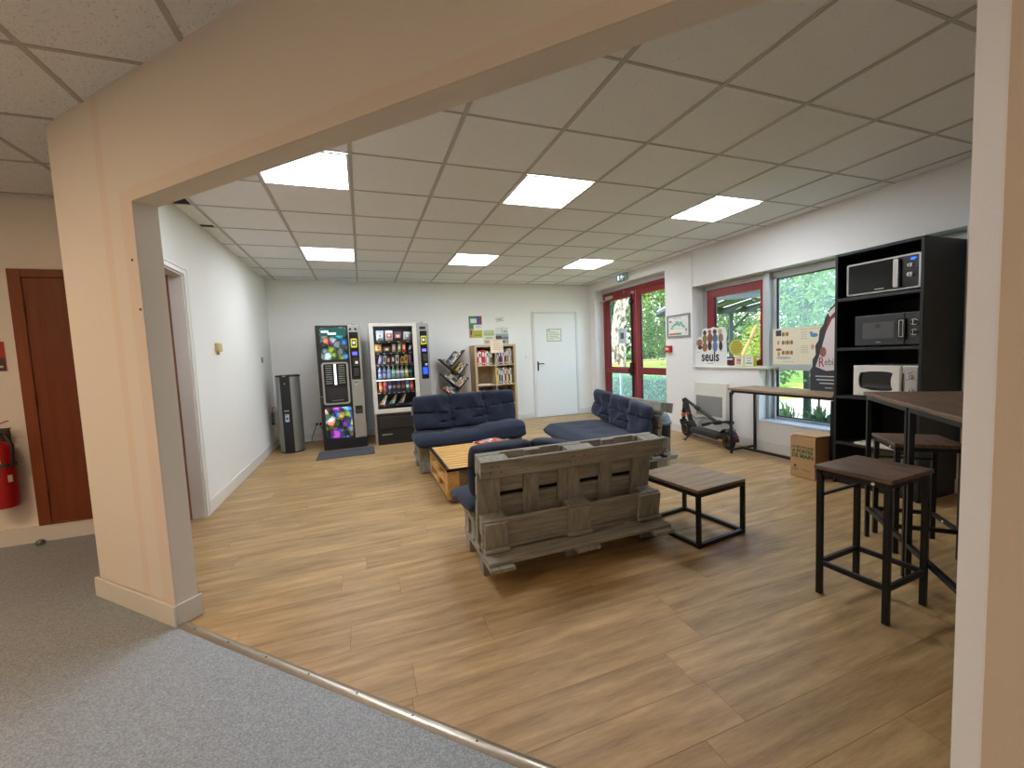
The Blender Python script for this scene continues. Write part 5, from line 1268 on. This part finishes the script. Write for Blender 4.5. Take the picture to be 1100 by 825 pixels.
# plain generic colour shapes in place of the printed figures
m = MB(); k = .0045
for (u, v, rx, ry, c) in ((.09, .32, .055, .05, 0), (.10, .255, .04, .03, 4), (.185, .45, .03, .035, 1), (.185, .37, .042, .055, 2), (.185, .26, .045, .065, 0), (.27, .46, .03, .03, 0), (.275, .375, .045, .065, 3), (.27, .27, .035, .06, 4), (.355, .455, .032, .035, 1), (.36, .37, .042, .06, 5), (.36, .26, .04, .07, 6), (.44, .455, .034, .035, 7), (.45, .37, .04, .06, 8), (.45, .265, .03, .06, 4)):
    m.prism(circ(u, v, rx, 14, ry), .004, k, c, M); k += .0002
obj('printed_shapes', m, [plain((150, 98, 66), .6), plain((84, 58, 44), .6), plain((128, 122, 72), .6), plain((140, 74, 60), .6), plain((56, 50, 52), .6), plain((76, 104, 128), .6), plain((96, 124, 150), .6), plain((190, 160, 120), .6), plain((132, 112, 92), .6)], t)
text('lettering', 'seuls', .19, M_INK, t, M @ T(.275, .125, .005), sx=.80, bold=.0045)
obj('small_print', MB().box(.22, .33, .032, .04, .004, .005, 0, 0, M).box(.03, .09, .19, .196, .004, .005, 0, 0, M).box(.43, .5, .195, .2, .004, .005, 0, 0, M), plain((150, 150, 150), .6), t)
t = thing('round_sign', 'round yellow cardboard sign standing behind the display boxes on the sill', 'sign', (0, 0, 0))
M = FX(5.675, 1.09, .9855)
m = MB(); m.prism(circ(0, .238, .102, 32), 0, .004, 0, M); m.box(-.02, .02, 0, .14, -.004, -.0005, 1, 0, M)
obj('disc', m, [plain((206, 200, 110), .6), plain((200, 190, 120), .7)], t)
m = MB(); m.prism(circ(0, .238, .092, 32), .004, .005, 0, M)
for i in range(6):
    for j in range(5):
        u, v = -.07 + i * .027 + .006 * math.sin(j * 3), .175 + j * .03
        if u * u + (v - .238) ** 2 < .0064: m.box(u, u + .016, v, v + .009, .005, .006, 1, 0, M)
obj('print', m, [plain((188, 172, 54), .6), plain((120, 112, 60), .6)], t)
for nm, yl, w, kind in (('yellow-edged box with orange bar chart, left of the pair on the sill', 1.053, .136, 0), ('yellow-edged box with dark pictures, right of the pair on the sill', .912, .13, 1)):
    t = thing('display_box', nm, 'box', (0, 0, 0)); M = FX(5.60, yl, .9855)
    obj('carton', MB().box(0, w, 0, .134, -.05, 0, 0, .002, M), plain((206, 208, 60), .5), t)
    m = MB(); m.box(.008, w - .008, .01, .125, .0003, .0012, 0, 0, M)
    if kind == 0:
        for i, hh in enumerate((.07, .06, .066, .058)): m.box(.035 + i * .016, .047 + i * .016, .025, .025 + hh, .0012, .002, 1 if i % 2 == 0 else 2, 0, M)
        m.box(.034, .1, .072, .092, .002, .0026, 1, 0, M); m.box(.025, .11, .104, .11, .0012, .002, 3, 0, M)
    else:
        for i in range(3): m.box(.03 + i * .028, .05 + i * .028, .035, .05, .0012, .002, 3, 0, M)
        m.box(.045, .09, .065, .078, .0012, .002, 2, 0, M); m.box(.03, .1, .1, .106, .0012, .002, 3, 0, M)
    obj('print', m, [plain((226, 228, 220), .5), plain((206, 90, 50), .5), plain((170, 170, 170), .5), plain((60, 64, 66), .5)], t)
t = thing('illustrated_board', 'cream double-page poster board with small drawings leaning on the tall window', 'poster board', (0, 0, 0))
M = FX(5.725, .632, 1.0095) 
m = MB(); m.box(0, .30, 0, .408, 0, .004, 8, 0, M); m.box(.3015, .60, 0, .412, 0, .004, 8, 0, M); k = 0
m.box(.04, .105, .325, .39, .004, .0046, 0, 0, M)
rnd = random.Random(5)
for rowv, (c1, c2) in ((.325, (1, 2)), (.23, (1, 2)), (.115, (1, 2))):
    for i in range(5 if rowv < .3 else 3):
        u = .125 + i * .026; m.prism(circ(u, rowv + .018, .013, 10, .026), .004, .0046 + .0001 * i, 1 + i % 2, M)
m.prism(circ(.075, .17, .035, 14, .014), .004, .005, 3, M); m.prism(circ(.075, .12, .016, 12, .03), .004, .0052, 2, M); m.prism(circ(.13, .075, .09, 20, .014), .004, .0044, 4, M); m.prism(circ(.07, .25, .014, 10, .025), .004, .0046, 2, M)
for i in range(5): m.box(.33, .40 - .012 * (i % 2), .36 - i * .02, .364 - i * .02, .004, .0045, 5, 0, M); m.box(.33, .41, .20 - i * .018, .204 - i * .018, .004, .0045, 5, 0, M)
m.prism(circ(.47, .315, .04, 14, .022), .004, .0046, 6, M); m.prism(circ(.44, .34, .016, 12), .004, .0048, 6, M); m.prism(circ(.455, .19, .018, 12, .03), .004, .0046, 7, M)
m.box(.32, .55, .385, .389, .004, .0045, 5, 0, M); m.box(.12, .25, .03, .033, .004, .0045, 5, 0, M)
obj('board', m, [plain((56, 58, 66), .6), plain((120, 96, 56), .6), plain((186, 150, 80), .6), plain((176, 70, 64), .6), plain((168, 170, 176), .6), plain((150, 146, 136), .6), plain((84, 136, 176), .6), plain((200, 150, 150), .6), plain((224, 214, 186), .6, 0, .02)], t)
t = thing('standee', 'tall dark cut-out cardboard display with pale centre on the console table beside the shelf unit', 'cardboard display', (0, 0, 0))
M = FX(5.44, .005, .7655)
out = [(0, 0), (.38, 0), (.38, .93), (.33, .915), (.24, .86), (.17, .79), (.13, .70), (.125, .66), (.085, .60), (.075, .5), (.045, .45), (.05, .36), (.02, .31), (.02, .24), (-.005, .2), (.0, .17)]
obj('card', MB().prism(out, 0, .004, 0, M), plain((52, 53, 57), .5, 0, .04), t)
m = MB(); m.add([M @ Vector(p) for p in [(.1, 0, -.001), (.28, 0, -.001), (.22, .3, -.001), (.16, .3, -.001), (.1, 0, -.08), (.28, 0, -.08), (.22, .3, -.006), (.16, .3, -.006)]], [(0, 1, 5, 4), (4, 5, 6, 7), (0, 4, 7, 3), (1, 2, 6, 5)]); obj('easel', m, plain((190, 180, 160), .8), t)
m = MB(); m.prism([(.05, .24), (.15, .20), (.25, .21), (.345, .25), (.335, .5), (.31, .66), (.26, .73), (.20, .70), (.145, .58), (.10, .40)], .004, .0046, 0, M)
m.prism([(.14, .58), (.17, .7), (.24, .755), (.31, .72), (.32, .68), (.26, .735), (.2, .71), (.155, .6)], .0047, .0053, 1, M)
m.prism([(.16, .76), (.24, .83), (.33, .90), (.32, .86), (.25, .79), (.18, .72)], .0047, .0052, 0, M)
m.prism(circ(.12, .385, .03, 16, .05), .0048, .0055, 2, M)
obj('print', m, [plain((214, 200, 196), .5), plain((150, 44, 40), .5), plain((150, 90, 76), .5)], t)
text('lettering', 'R', .135, plain((136, 36, 44), .5), t, M @ T(.105, .28, .0056), sx=.7)
text('lettering', 'ebis', .095, plain((96, 92, 92), .5), t, M @ T(.19, .285, .0056), sx=.75)
m = MB()
for i, (a, b_) in enumerate(((.05, .32), (.06, .30), (.09, .27))): m.box(a, b_, .14 - i * .034, .150 - i * .034, .004, .005, 0, 0, M)
m.box(.14, .21, .03, .036, .004, .005, 0, 0, M)
obj('small_print', m, plain((196, 196, 196), .6), t)

# ------------------------------------------------------------------ corridor : extinguisher, its sign, a door stop
t = thing('fire_extinguisher', 'red fire extinguisher hung low on the corridor wall beside the red-brown door', 'fire extinguisher', (-1.318, 1.145, .318))
obj('cylinder', MB().lathe([(.06, 0), (.075, .004), (.082, .03), (.082, .40), (.074, .44), (.05, .47), (.026, .485), (.026, .50)], 32), plain((176, 28, 30), .3), t, True)
m = MB(); m.cyl((0, 0, .50), (0, 0, .545), .022, n=16); m.box(-.02, .02, -.02, .02, .53, .565, 0, .004)
obj('valve', m, plain((150, 130, 90), .35, .7), t, True)
obj('lever', MB().bar((-.03, -.01, .57), (.10, -.02, .575), .018, .008, 0, .002).bar((-.03, -.01, .585), (.09, -.02, .63), .018, .006, 1, .002), [M_BLACK, plain((170, 30, 34), .4)], t)
obj('hose', MB().tube([(.02, .0, .54), (.07, -.02, .53), (.10, -.03, .45), (.095, -.03, .34), (.09, -.03, .30)], .010, 8), M_BLACK, t, True)
m = MB(); 
for i in range(6): 
    w = (.05, .09, .07, .1, .08, .06)[i]
    for q in range(4):
        a = math.radians(-90 + (q - 1.5) * w * 120); 
        m.box(-.008, .008, -.0835, -.0822, .30 - i * .025, .308 - i * .025, 0, 0, R(a + PI / 2, 'Z'))
m.box(-.03, .03, -.0835, -.0822, .33, .38, 0, 0, R(.3, 'Z'))
obj('label', m, plain((226, 210, 200), .5), t)
obj('inspection_tag', MB().box(-.012, .012, -.0845, -.0825, .19, .24, 0, 0, R(1.1, 'Z')), M_PAPER, t)
m = MB(); m.box(-.025, .025, .078, .098, .20, .56, 0); m.ring(circ(0, 0, .086, 28), circ(0, 0, .0825, 28), .30, .325, 0); obj('bracket', m, plain((80, 76, 70), .5, .4), t)
t = thing('extinguisher_sign', 'red and grey sign on the corridor wall above the extinguisher', 'sign', (0, 0, 0))
obj('panel', MB().box(-1.46, -1.265, 1.239, 1.2445, 1.305, 1.52, 0).box(-1.455, -1.27, 1.2375, 1.239, 1.308, 1.405, 1), [plain((178, 44, 30), .5), plain((66, 56, 54), .5)], t)
obj('pictogram', MB().box(-1.44, -1.40, 1.2365, 1.2375, 1.32, 1.39).box(-1.38, -1.28, 1.2365, 1.2375, 1.33, 1.345).box(-1.38, -1.30, 1.2365, 1.2375, 1.36, 1.375), plain((206, 196, 186), .6), t)
tag(obj('door_stop', MB().lathe([(.022, 0), (.026, .004), (.026, .022), (.018, .034), (.004, .038)], 20, 0, T(-1.165, 1.17, 0)), plain((110, 112, 114), .35, .6), None, True), 'small grey floor door stop below the red-brown corridor door', 'door stop')
# ------------------------------------------------------------------ outdoors
def gz(x, y):
    d = math.hypot(x - 1.2, y + 2.9)
    return -.06 + .02 * max(0, d - 9)
m = MB(); nx, ny = 34, 34; vs = []; fs = []
for j in range(ny + 1):
    for i in range(nx + 1):
        x = 5.9 + 64 * (i / nx) ** 1.7; y = -22 + 92 * j / ny; vs.append((x, y, gz(x, y)))
for j in range(ny):
    for i in range(nx): a = j * (nx + 1) + i; fs.append((a, a + 1, a + nx + 2, a + nx + 1))
m.add(vs, fs)
t_ = NT('lawn'); v = t_.coord(); n1 = t_.noise(v, 1.2, 5, .7); n2 = t_.noise(v, 40, 3)
t_.bsdf(t_.ramp(t_.math('ADD', t_.math('MULTIPLY', n1, .7), t_.math('MULTIPLY', n2, .3)), [(.3, srgb(96, 124, 54)), (.5, srgb(142, 172, 76)), (.7, srgb(176, 200, 100))]), .9, 0, .1)
go = obj('ground', m, t_.m, None, True); go['kind'] = 'structure'
# pale gravel path across the lawn and pale paving near the building
def strip(name, pts, w, mat_, dz=.015):
    vs = []; fs = []
    for k, p in enumerate(pts):
        q = Vector(pts[min(k + 1, len(pts) - 1)]) - Vector(pts[max(k - 1, 0)]); n = Vector((-q.y, q.x)).normalized() * w / 2
        for s in (1, -1): vs.append((p[0] + n.x * s, p[1] + n.y * s, gz(p[0] + n.x * s, p[1] + n.y * s) + dz))
    for k in range(len(pts) - 1): fs.append((2 * k, 2 * k + 1, 2 * k + 3, 2 * k + 2))
    o = obj(name, MB().add(vs, fs), mat_); o['kind'] = 'structure'; return o
M_GRAVEL = plain((196, 180, 154), .9, 0, .08, 90)
strip('path', [(8 + i * 1.5, 29 - i * .75) for i in range(26)], 3.2, M_GRAVEL, .05)
strip('path_paving', [(8.6, -8), (8.6, -3), (8.6, 1), (8.8, 3.6)], 3.4, M_GRAVEL, .02)

def leaves(n, c, rad, size, seed, shell=.35, flat=0.0):
    rnd = random.Random(seed); vs = []; fs = []
    lobes = [(Vector((rnd.uniform(-.55, .55), rnd.uniform(-.55, .55), rnd.uniform(-.5, .6))), rnd.uniform(.42, .68)) for _ in range(9)]
    for _ in range(n):
        lc, lr = rnd.choice(lobes)
        d = Vector((rnd.gauss(0, 1), rnd.gauss(0, 1), rnd.gauss(0, 1))).normalized() * lr * (1 - shell * rnd.random() ** 1.5)
        p = lc + d
        p = Vector((c[0] + p.x * rad[0], c[1] + p.y * rad[1], c[2] + p.z * rad[2]))
        a = Vector((rnd.gauss(0, 1), rnd.gauss(0, 1), rnd.gauss(0, .6))).normalized(); b_ = a.orthogonal().normalized(); b_ = (b_ * math.cos(rnd.random() * 6) + a.cross(b_) * math.sin(rnd.random() * 6))
        s = size * rnd.uniform(.6, 1.3); k = len(vs)
        vs += [p - a * s, p + b_ * s * .42, p + a * s, p - b_ * s * .42]; fs.append((k, k + 1, k + 2, k + 3))
    return MB().add(vs, fs)
BARK = plain((86, 74, 62), .9, 0, .3, 14)
G_DARK = leaf((62, 82, 60), (112, 136, 96), 'dark_green_leaves'); G_MID = leaf((92, 120, 80), (156, 180, 120), 'mid_green_leaves'); G_LIGHT = leaf((140, 168, 100), (200, 212, 140), 'light_green_leaves'); G_YEL = leaf((150, 164, 74), (196, 196, 110), 'yellow_green_leaves')
def tree(label, x, y, hgt, cr, n, size, mt_, seed, trunk_r=.16, cz=.62, group='trees across the lawn'):
    z = gz(x, y)
    t = thing('tree', label, 'tree', (x, y, z), 0, group)
    rnd = random.Random(seed); lean = rnd.uniform(-.3, .3)
    m = MB(); m.tube([(0, 0, -.1), (lean * .2, 0, hgt * .25), (lean * .6, .1, hgt * .5), (lean, .1, hgt * .8)], [trunk_r * 1.25, trunk_r, trunk_r * .7, trunk_r * .3], 10)
    for k in range(4):
        a = k * 1.7 + seed; m.tube([(lean * .5, 0, hgt * (.35 + .08 * k)), (lean * .5 + math.cos(a) * cr * .4, math.sin(a) * cr * .4, hgt * (.5 + .08 * k)), (lean * .5 + math.cos(a) * cr * .7, math.sin(a) * cr * .7, hgt * (.56 + .08 * k))], [trunk_r * .45, trunk_r * .3, trunk_r * .1], 7)
    obj('trunk', m, BARK, t, True)
    obj('crown', leaves(n, (lean * .7, 0, hgt * cz), (cr, cr, hgt * .46), size, seed), mt_, t)
far = [(16.5, 22.5, 12, 3.6), (19, 26, 14, 4.4), (22.5, 31, 14, 5), (20, 30, 13, 4.8), (24, 33, 15, 5.4), (25, 27, 13, 5), (29, 30, 14, 5.2), (29, 23, 13, 5), (33, 26, 15, 5.4), (33, 19, 13, 5), (36, 15, 13, 5), (37, 22, 15, 5.4), (33, 11, 12, 5), (38, 8, 13, 5), (30, 6, 11, 4.6)]
kinds = [('dark', G_DARK), ('mid', G_MID), ('pale', G_LIGHT)]
places = ['nearest one left of the birch', 'close behind the birch', 'farther back behind the birch', 'leftmost one at the far lawn edge', 'tallest one far behind the birch', 'filling the right leaf of the glass door', 'behind the left end of the pergola', 'rising over the middle of the pergola roof', 'tall one behind the pergola', 'over the right end of the pergola', 'behind the tall window', 'far behind the pergola posts', 'low one seen through the tall window', 'at the far right of the tall window', 'nearest one behind the pergola']
for i, (x, y, h, r) in enumerate(far):
    nm, mt_ = kinds[(i * 2 + i // 3) % 3]
    tree('leafy %s green tree, %s' % (nm, places[i]), x, y, h, r, 11000, .17, mt_, i + 11, .24, .5)
# undergrowth that closes the view below the crowns
rnd = random.Random(3); mb = MB()
for i in range(26):
    x, y = 6 + i * 1.3, 33 - i * .9 + rnd.uniform(-1, 1)
    s = leaves(1500, (x, y, gz(x, y) + 1.3), (2.0, 2.0, 2.1), .13, 100 + i, .6); mb.add(s.v, s.f)
for i in range(12):
    x, y = 34 + rnd.uniform(-1.5, 1.5), 12 - i * 2.0
    s = leaves(1500, (x, y, gz(x, y) + 1.5), (2.2, 2.2, 2.4), .14, 200 + i, .6); mb.add(s.v, s.f)
tag(obj('undergrowth', mb, leaf((70, 94, 66), (126, 152, 104), 'undergrowth_leaves')), 'dense green undergrowth along the far edge of the lawn', 'undergrowth', None, 'stuff')
# birch by the lawn
bxp, byp = 11.5, 12.4; bz = gz(bxp, byp)
t = thing('birch_tree', 'white-barked twin-stemmed birch on the lawn seen through the left door leaf', 'tree', (bxp, byp, bz))
bt = NT('birch_bark'); v = bt.coord('Object', (1, 1, .6)); n1 = bt.noise(v, 7, 6, .72)
bt.bsdf(bt.ramp(n1, [(.43, srgb(58, 52, 44)), (.50, srgb(130, 122, 106)), (.56, srgb(158, 151, 138)), (.75, srgb(180, 174, 162))]), .85, 0, .1)
m = MB(); m.tube([(0, 0, -.1), (-.02, .02, .5), (.02, 0, 1.4), (.18, -.1, 2.6), (.35, -.2, 4.0), (.4, -.3, 7.5)], [.36, .27, .24, .22, .18, .06], 14)
m.tube([(.22, -.2, -.1), (.24, -.22, .8), (.26, -.24, 1.8), (.42, -.4, 3.4), (.7, -.7, 6.5)], [.2, .16, .14, .12, .05], 12)
obj('trunk', m, bt.m, t, True)
obj('crown', leaves(3200, (.4, -.3, 6.6), (2.6, 2.6, 3.2), .13, 77), G_MID, t)
t = thing('flower_clump', 'low yellow flowering clump round the foot of the birch', 'flowers', (bxp, byp, bz)); obj('flowers', leaves(420, (0, -.1, .22), (.75, .75, .35), .09, 31, .7), leaf((220, 180, 60), (236, 206, 110), 'yellow_petals'), t); obj('stems', leaves(160, (0, 0, .1), (.6, .6, .2), .08, 32, .7), G_LIGHT, t)
# clipped low hedge outside the glass door, small post
t = thing('hedge', 'low clipped green hedge just outside the glass door', 'hedge', (7.45, 5.4, -.06))
obj('core', MB().box(-.28, .28, -2.3, 2.4, 0, .62, 0, .05), plain((40, 60, 40), .9, 0, .2, 30), t)
rnd = random.Random(9); vs = []; fs = []
for i in range(9000):
    f_ = rnd.random()
    if f_ < .45: p = Vector((-.28 - rnd.uniform(0, .06), rnd.uniform(-2.35, 2.45), rnd.uniform(0, .68)))
    elif f_ < .75: p = Vector((rnd.uniform(-.3, .3), rnd.uniform(-2.35, 2.45), .62 + rnd.uniform(0, .06)))
    elif f_ < .9: p = Vector((.28 + rnd.uniform(0, .06), rnd.uniform(-2.35, 2.45), rnd.uniform(0, .68)))
    else: p = Vector((rnd.uniform(-.3, .3), rnd.choice((-2.33, 2.43)) + rnd.uniform(-.04, .04), rnd.uniform(0, .68)))
    a_ = Vector((rnd.gauss(0, 1), rnd.gauss(0, 1), rnd.gauss(0, 1))).normalized(); b_ = a_.orthogonal().normalized(); s = rnd.uniform(.02, .036); k = len(vs)
    vs += [p - a_ * s, p + b_ * s * .5, p + a_ * s, p - b_ * s * .5]; fs.append((k, k + 1, k + 2, k + 3))
obj('foliage', MB().add(vs, fs), leaf((84, 116, 76), (150, 176, 130), 'hedge_leaves'), t)
tag(obj('bollard', MB().lathe([(.032, 0), (.032, .90), (.028, .915), (.005, .92)], 16, 0, T(6.6, 4.922, -.06)), plain((140, 146, 150), .4, .6), None, True), 'slim grey metal post outside the left door leaf', 'post')
# pergola
PO = Vector((9.8, 5.3)); pa = math.atan2(.86, .52)
t = thing('pergola', 'dark grey pergola with striped white roof seen through the red window', 'pergola', (PO.x, PO.y, 0), pa)
M_PG = plain((46, 53, 57), .7); pd, py0, py1, pz = 5.0, -6.2, .75, 2.40
m = MB(); m.box(-.06, .06, py0, py1, pz, pz + .22); m.box(pd - .06, pd + .06, py0, py1, pz, pz + .22)
obj('main_beam', m, M_PG, t)
n = 9; st_ = (py1 - py0) / n
for i in range(n + 1):
    y = py0 + .04 + i * (py1 - py0 - .08) / n; obj('rafter', MB().box(.06, pd - .06, y - .035, y + .035, pz + .10, pz + .2), M_PG, t)
m = MB(); mm = MB()
for i in range(n):
    y = py0 + i * st_; m.box(-.15, pd + .15, y, y + st_ * .42, pz + .221, pz + .25); mm.add([(-.15, y + st_ * .43, pz + .225), (pd + .15, y + st_ * .43, pz + .225), (pd + .15, y + st_ * .99, pz + .225), (-.15, y + st_ * .99, pz + .225)], [(0, 1, 2, 3)])
obj('roof_boards', m, M_PG, t)
mt_ = NT('translucent_sheet'); d_ = mt_.new('ShaderNodeBsdfTranslucent'); d_.inputs[0].default_value = (.85, .9, .92, 1); d2_ = mt_.new('ShaderNodeBsdfDiffuse'); d2_.inputs[0].default_value = (.85, .9, .92, 1); mx = mt_.new('ShaderNodeMixShader'); mx.inputs[0].default_value = .75; mt_.link(d2_.outputs[0], mx.inputs[1]); mt_.link(d_.outputs[0], mx.inputs[2]); mt_.link(mx.outputs[0], mt_.out.inputs[0])
obj('roof_sheet', mm, mt_.m, t)
for x, y in ((0, .6), (0, -5.9), (pd, -.3), (pd, -1.85), (pd, -5.9)):
    wx, wy = PO.x + x * math.cos(pa) - y * math.sin(pa), PO.y + x * math.sin(pa) + y * math.cos(pa)
    obj('post', MB().box(x - .06, x + .06, y - .06, y + .06, gz(wx, wy) - .05, pz - .001), M_PG, t)
    obj('brace', MB().bar((x, y - .6, pz - .03), (x, y, pz - .65), .07, .07), M_PG, t)
tag(obj('wooden_pole', MB().cyl((10.0, 5.28, -.05), (10.0, 4.0, 2.3), .045, .04, 12), plain((132, 104, 66), .8), None, True), 'pale wooden pole leaning against the pergola', 'pole')
# bushes and small plants close to the windows
def bush(label, x, y, r, h, mt_, n, size, seed, nm='bush'):
    z = gz(x, y); t = thing(nm, label, 'bush', (x, y, z)); 
    m = MB()
    for k in range(5): a = k * 1.26; m.tube([(0, 0, -.05), (math.cos(a) * r * .3, math.sin(a) * r * .3, h * .45), (math.cos(a) * r * .5, math.sin(a) * r * .5, h * .8)], [.02, .014, .006], 6)
    obj('stems', m, BARK, t, True); obj('foliage', leaves(n, (0, 0, h * .55), (r, r, h * .55), size, seed), mt_, t)
bush('bright yellow-green bush under the pergola', 12.9, 6.55, .6, 1.55, G_YEL, 1500, .05, 51)
bush('round dark green bush under the pergola beside the yellow-green one', 11.4, 5.3, .75, .8, G_DARK, 1500, .05, 52)
bush('large dark evergreen bush left of the pergola', 17.5, 15.2, 2.0, 3.6, G_DARK, 5000, .075, 54)
bush('light green bush at the left foot of the pergola', 12.6, 9.0, .8, .9, G_LIGHT, 1500, .05, 53)
t = thing('young_tree', 'young dark-leaved tree close outside the tall window', 'tree', (7.05, 1.14, -.06))
obj('trunk', MB().tube([(0, 0, -.05), (.01, 0, .6), (0, .02, 1.4), (.03, .03, 2.4)], [.055, .048, .04, .02], 10), plain((60, 66, 54), .9, 0, .2, 20), t, True)
obj('crown', leaves(1900, (0, -.2, 2.0), (.9, .85, 1.2), .048, 61, .8), G_MID, t)
t = thing('stake', 'thin wooden plant stake outside the tall window', 'stake', (6.75, .78, -.06)); obj('rod', MB().cyl((0, 0, 0), (0, 0, .9), .014, n=8), plain((90, 76, 62), .9), t)
def blades(label, x, y, n, h, spread, mt_, seed):
    rnd = random.Random(seed); vs = []; fs = []
    for _ in range(n):
        a = rnd.uniform(0, 6.28); s = rnd.uniform(.2, 1) * spread; hh = h * rnd.uniform(.55, 1); w = rnd.uniform(.008, .018); q = Vector((-math.sin(a), math.cos(a), 0)) * w
        b0 = Vector((rnd.uniform(-.08, .08), rnd.uniform(-.08, .08), 0)); p1 = b0 + Vector((math.cos(a) * s * .45, math.sin(a) * s * .45, hh * .75)); p2 = b0 + Vector((math.cos(a) * s, math.sin(a) * s, hh * rnd.uniform(.7, 1)))
        k = len(vs); vs += [b0 - q, b0 + q, p1 + q, p1 - q, p2]; fs += [(k, k + 1, k + 2, k + 3), (k + 3, k + 2, k + 4)]
    t = thing('leafy_plant', label, 'plant', (x, y, -.06)); obj('blades', MB().add(vs, fs), mt_, t)
blades('strappy green plant low outside the tall window, next to the shelf unit', 6.5, .25, 150, .75, .45, G_MID, 71)
blades('strappy dark green plant low outside the tall window, in the middle', 6.55, .62, 120, .55, .4, G_DARK, 72)
blades('sparse small plant low outside the tall window, by the mullion', 6.5, 1.05, 60, .65, .3, G_MID, 73)
blades('tall stemmy plant outside the tall window behind the strappy ones', 7.4, .45, 120, 1.0, .5, G_DARK, 74)
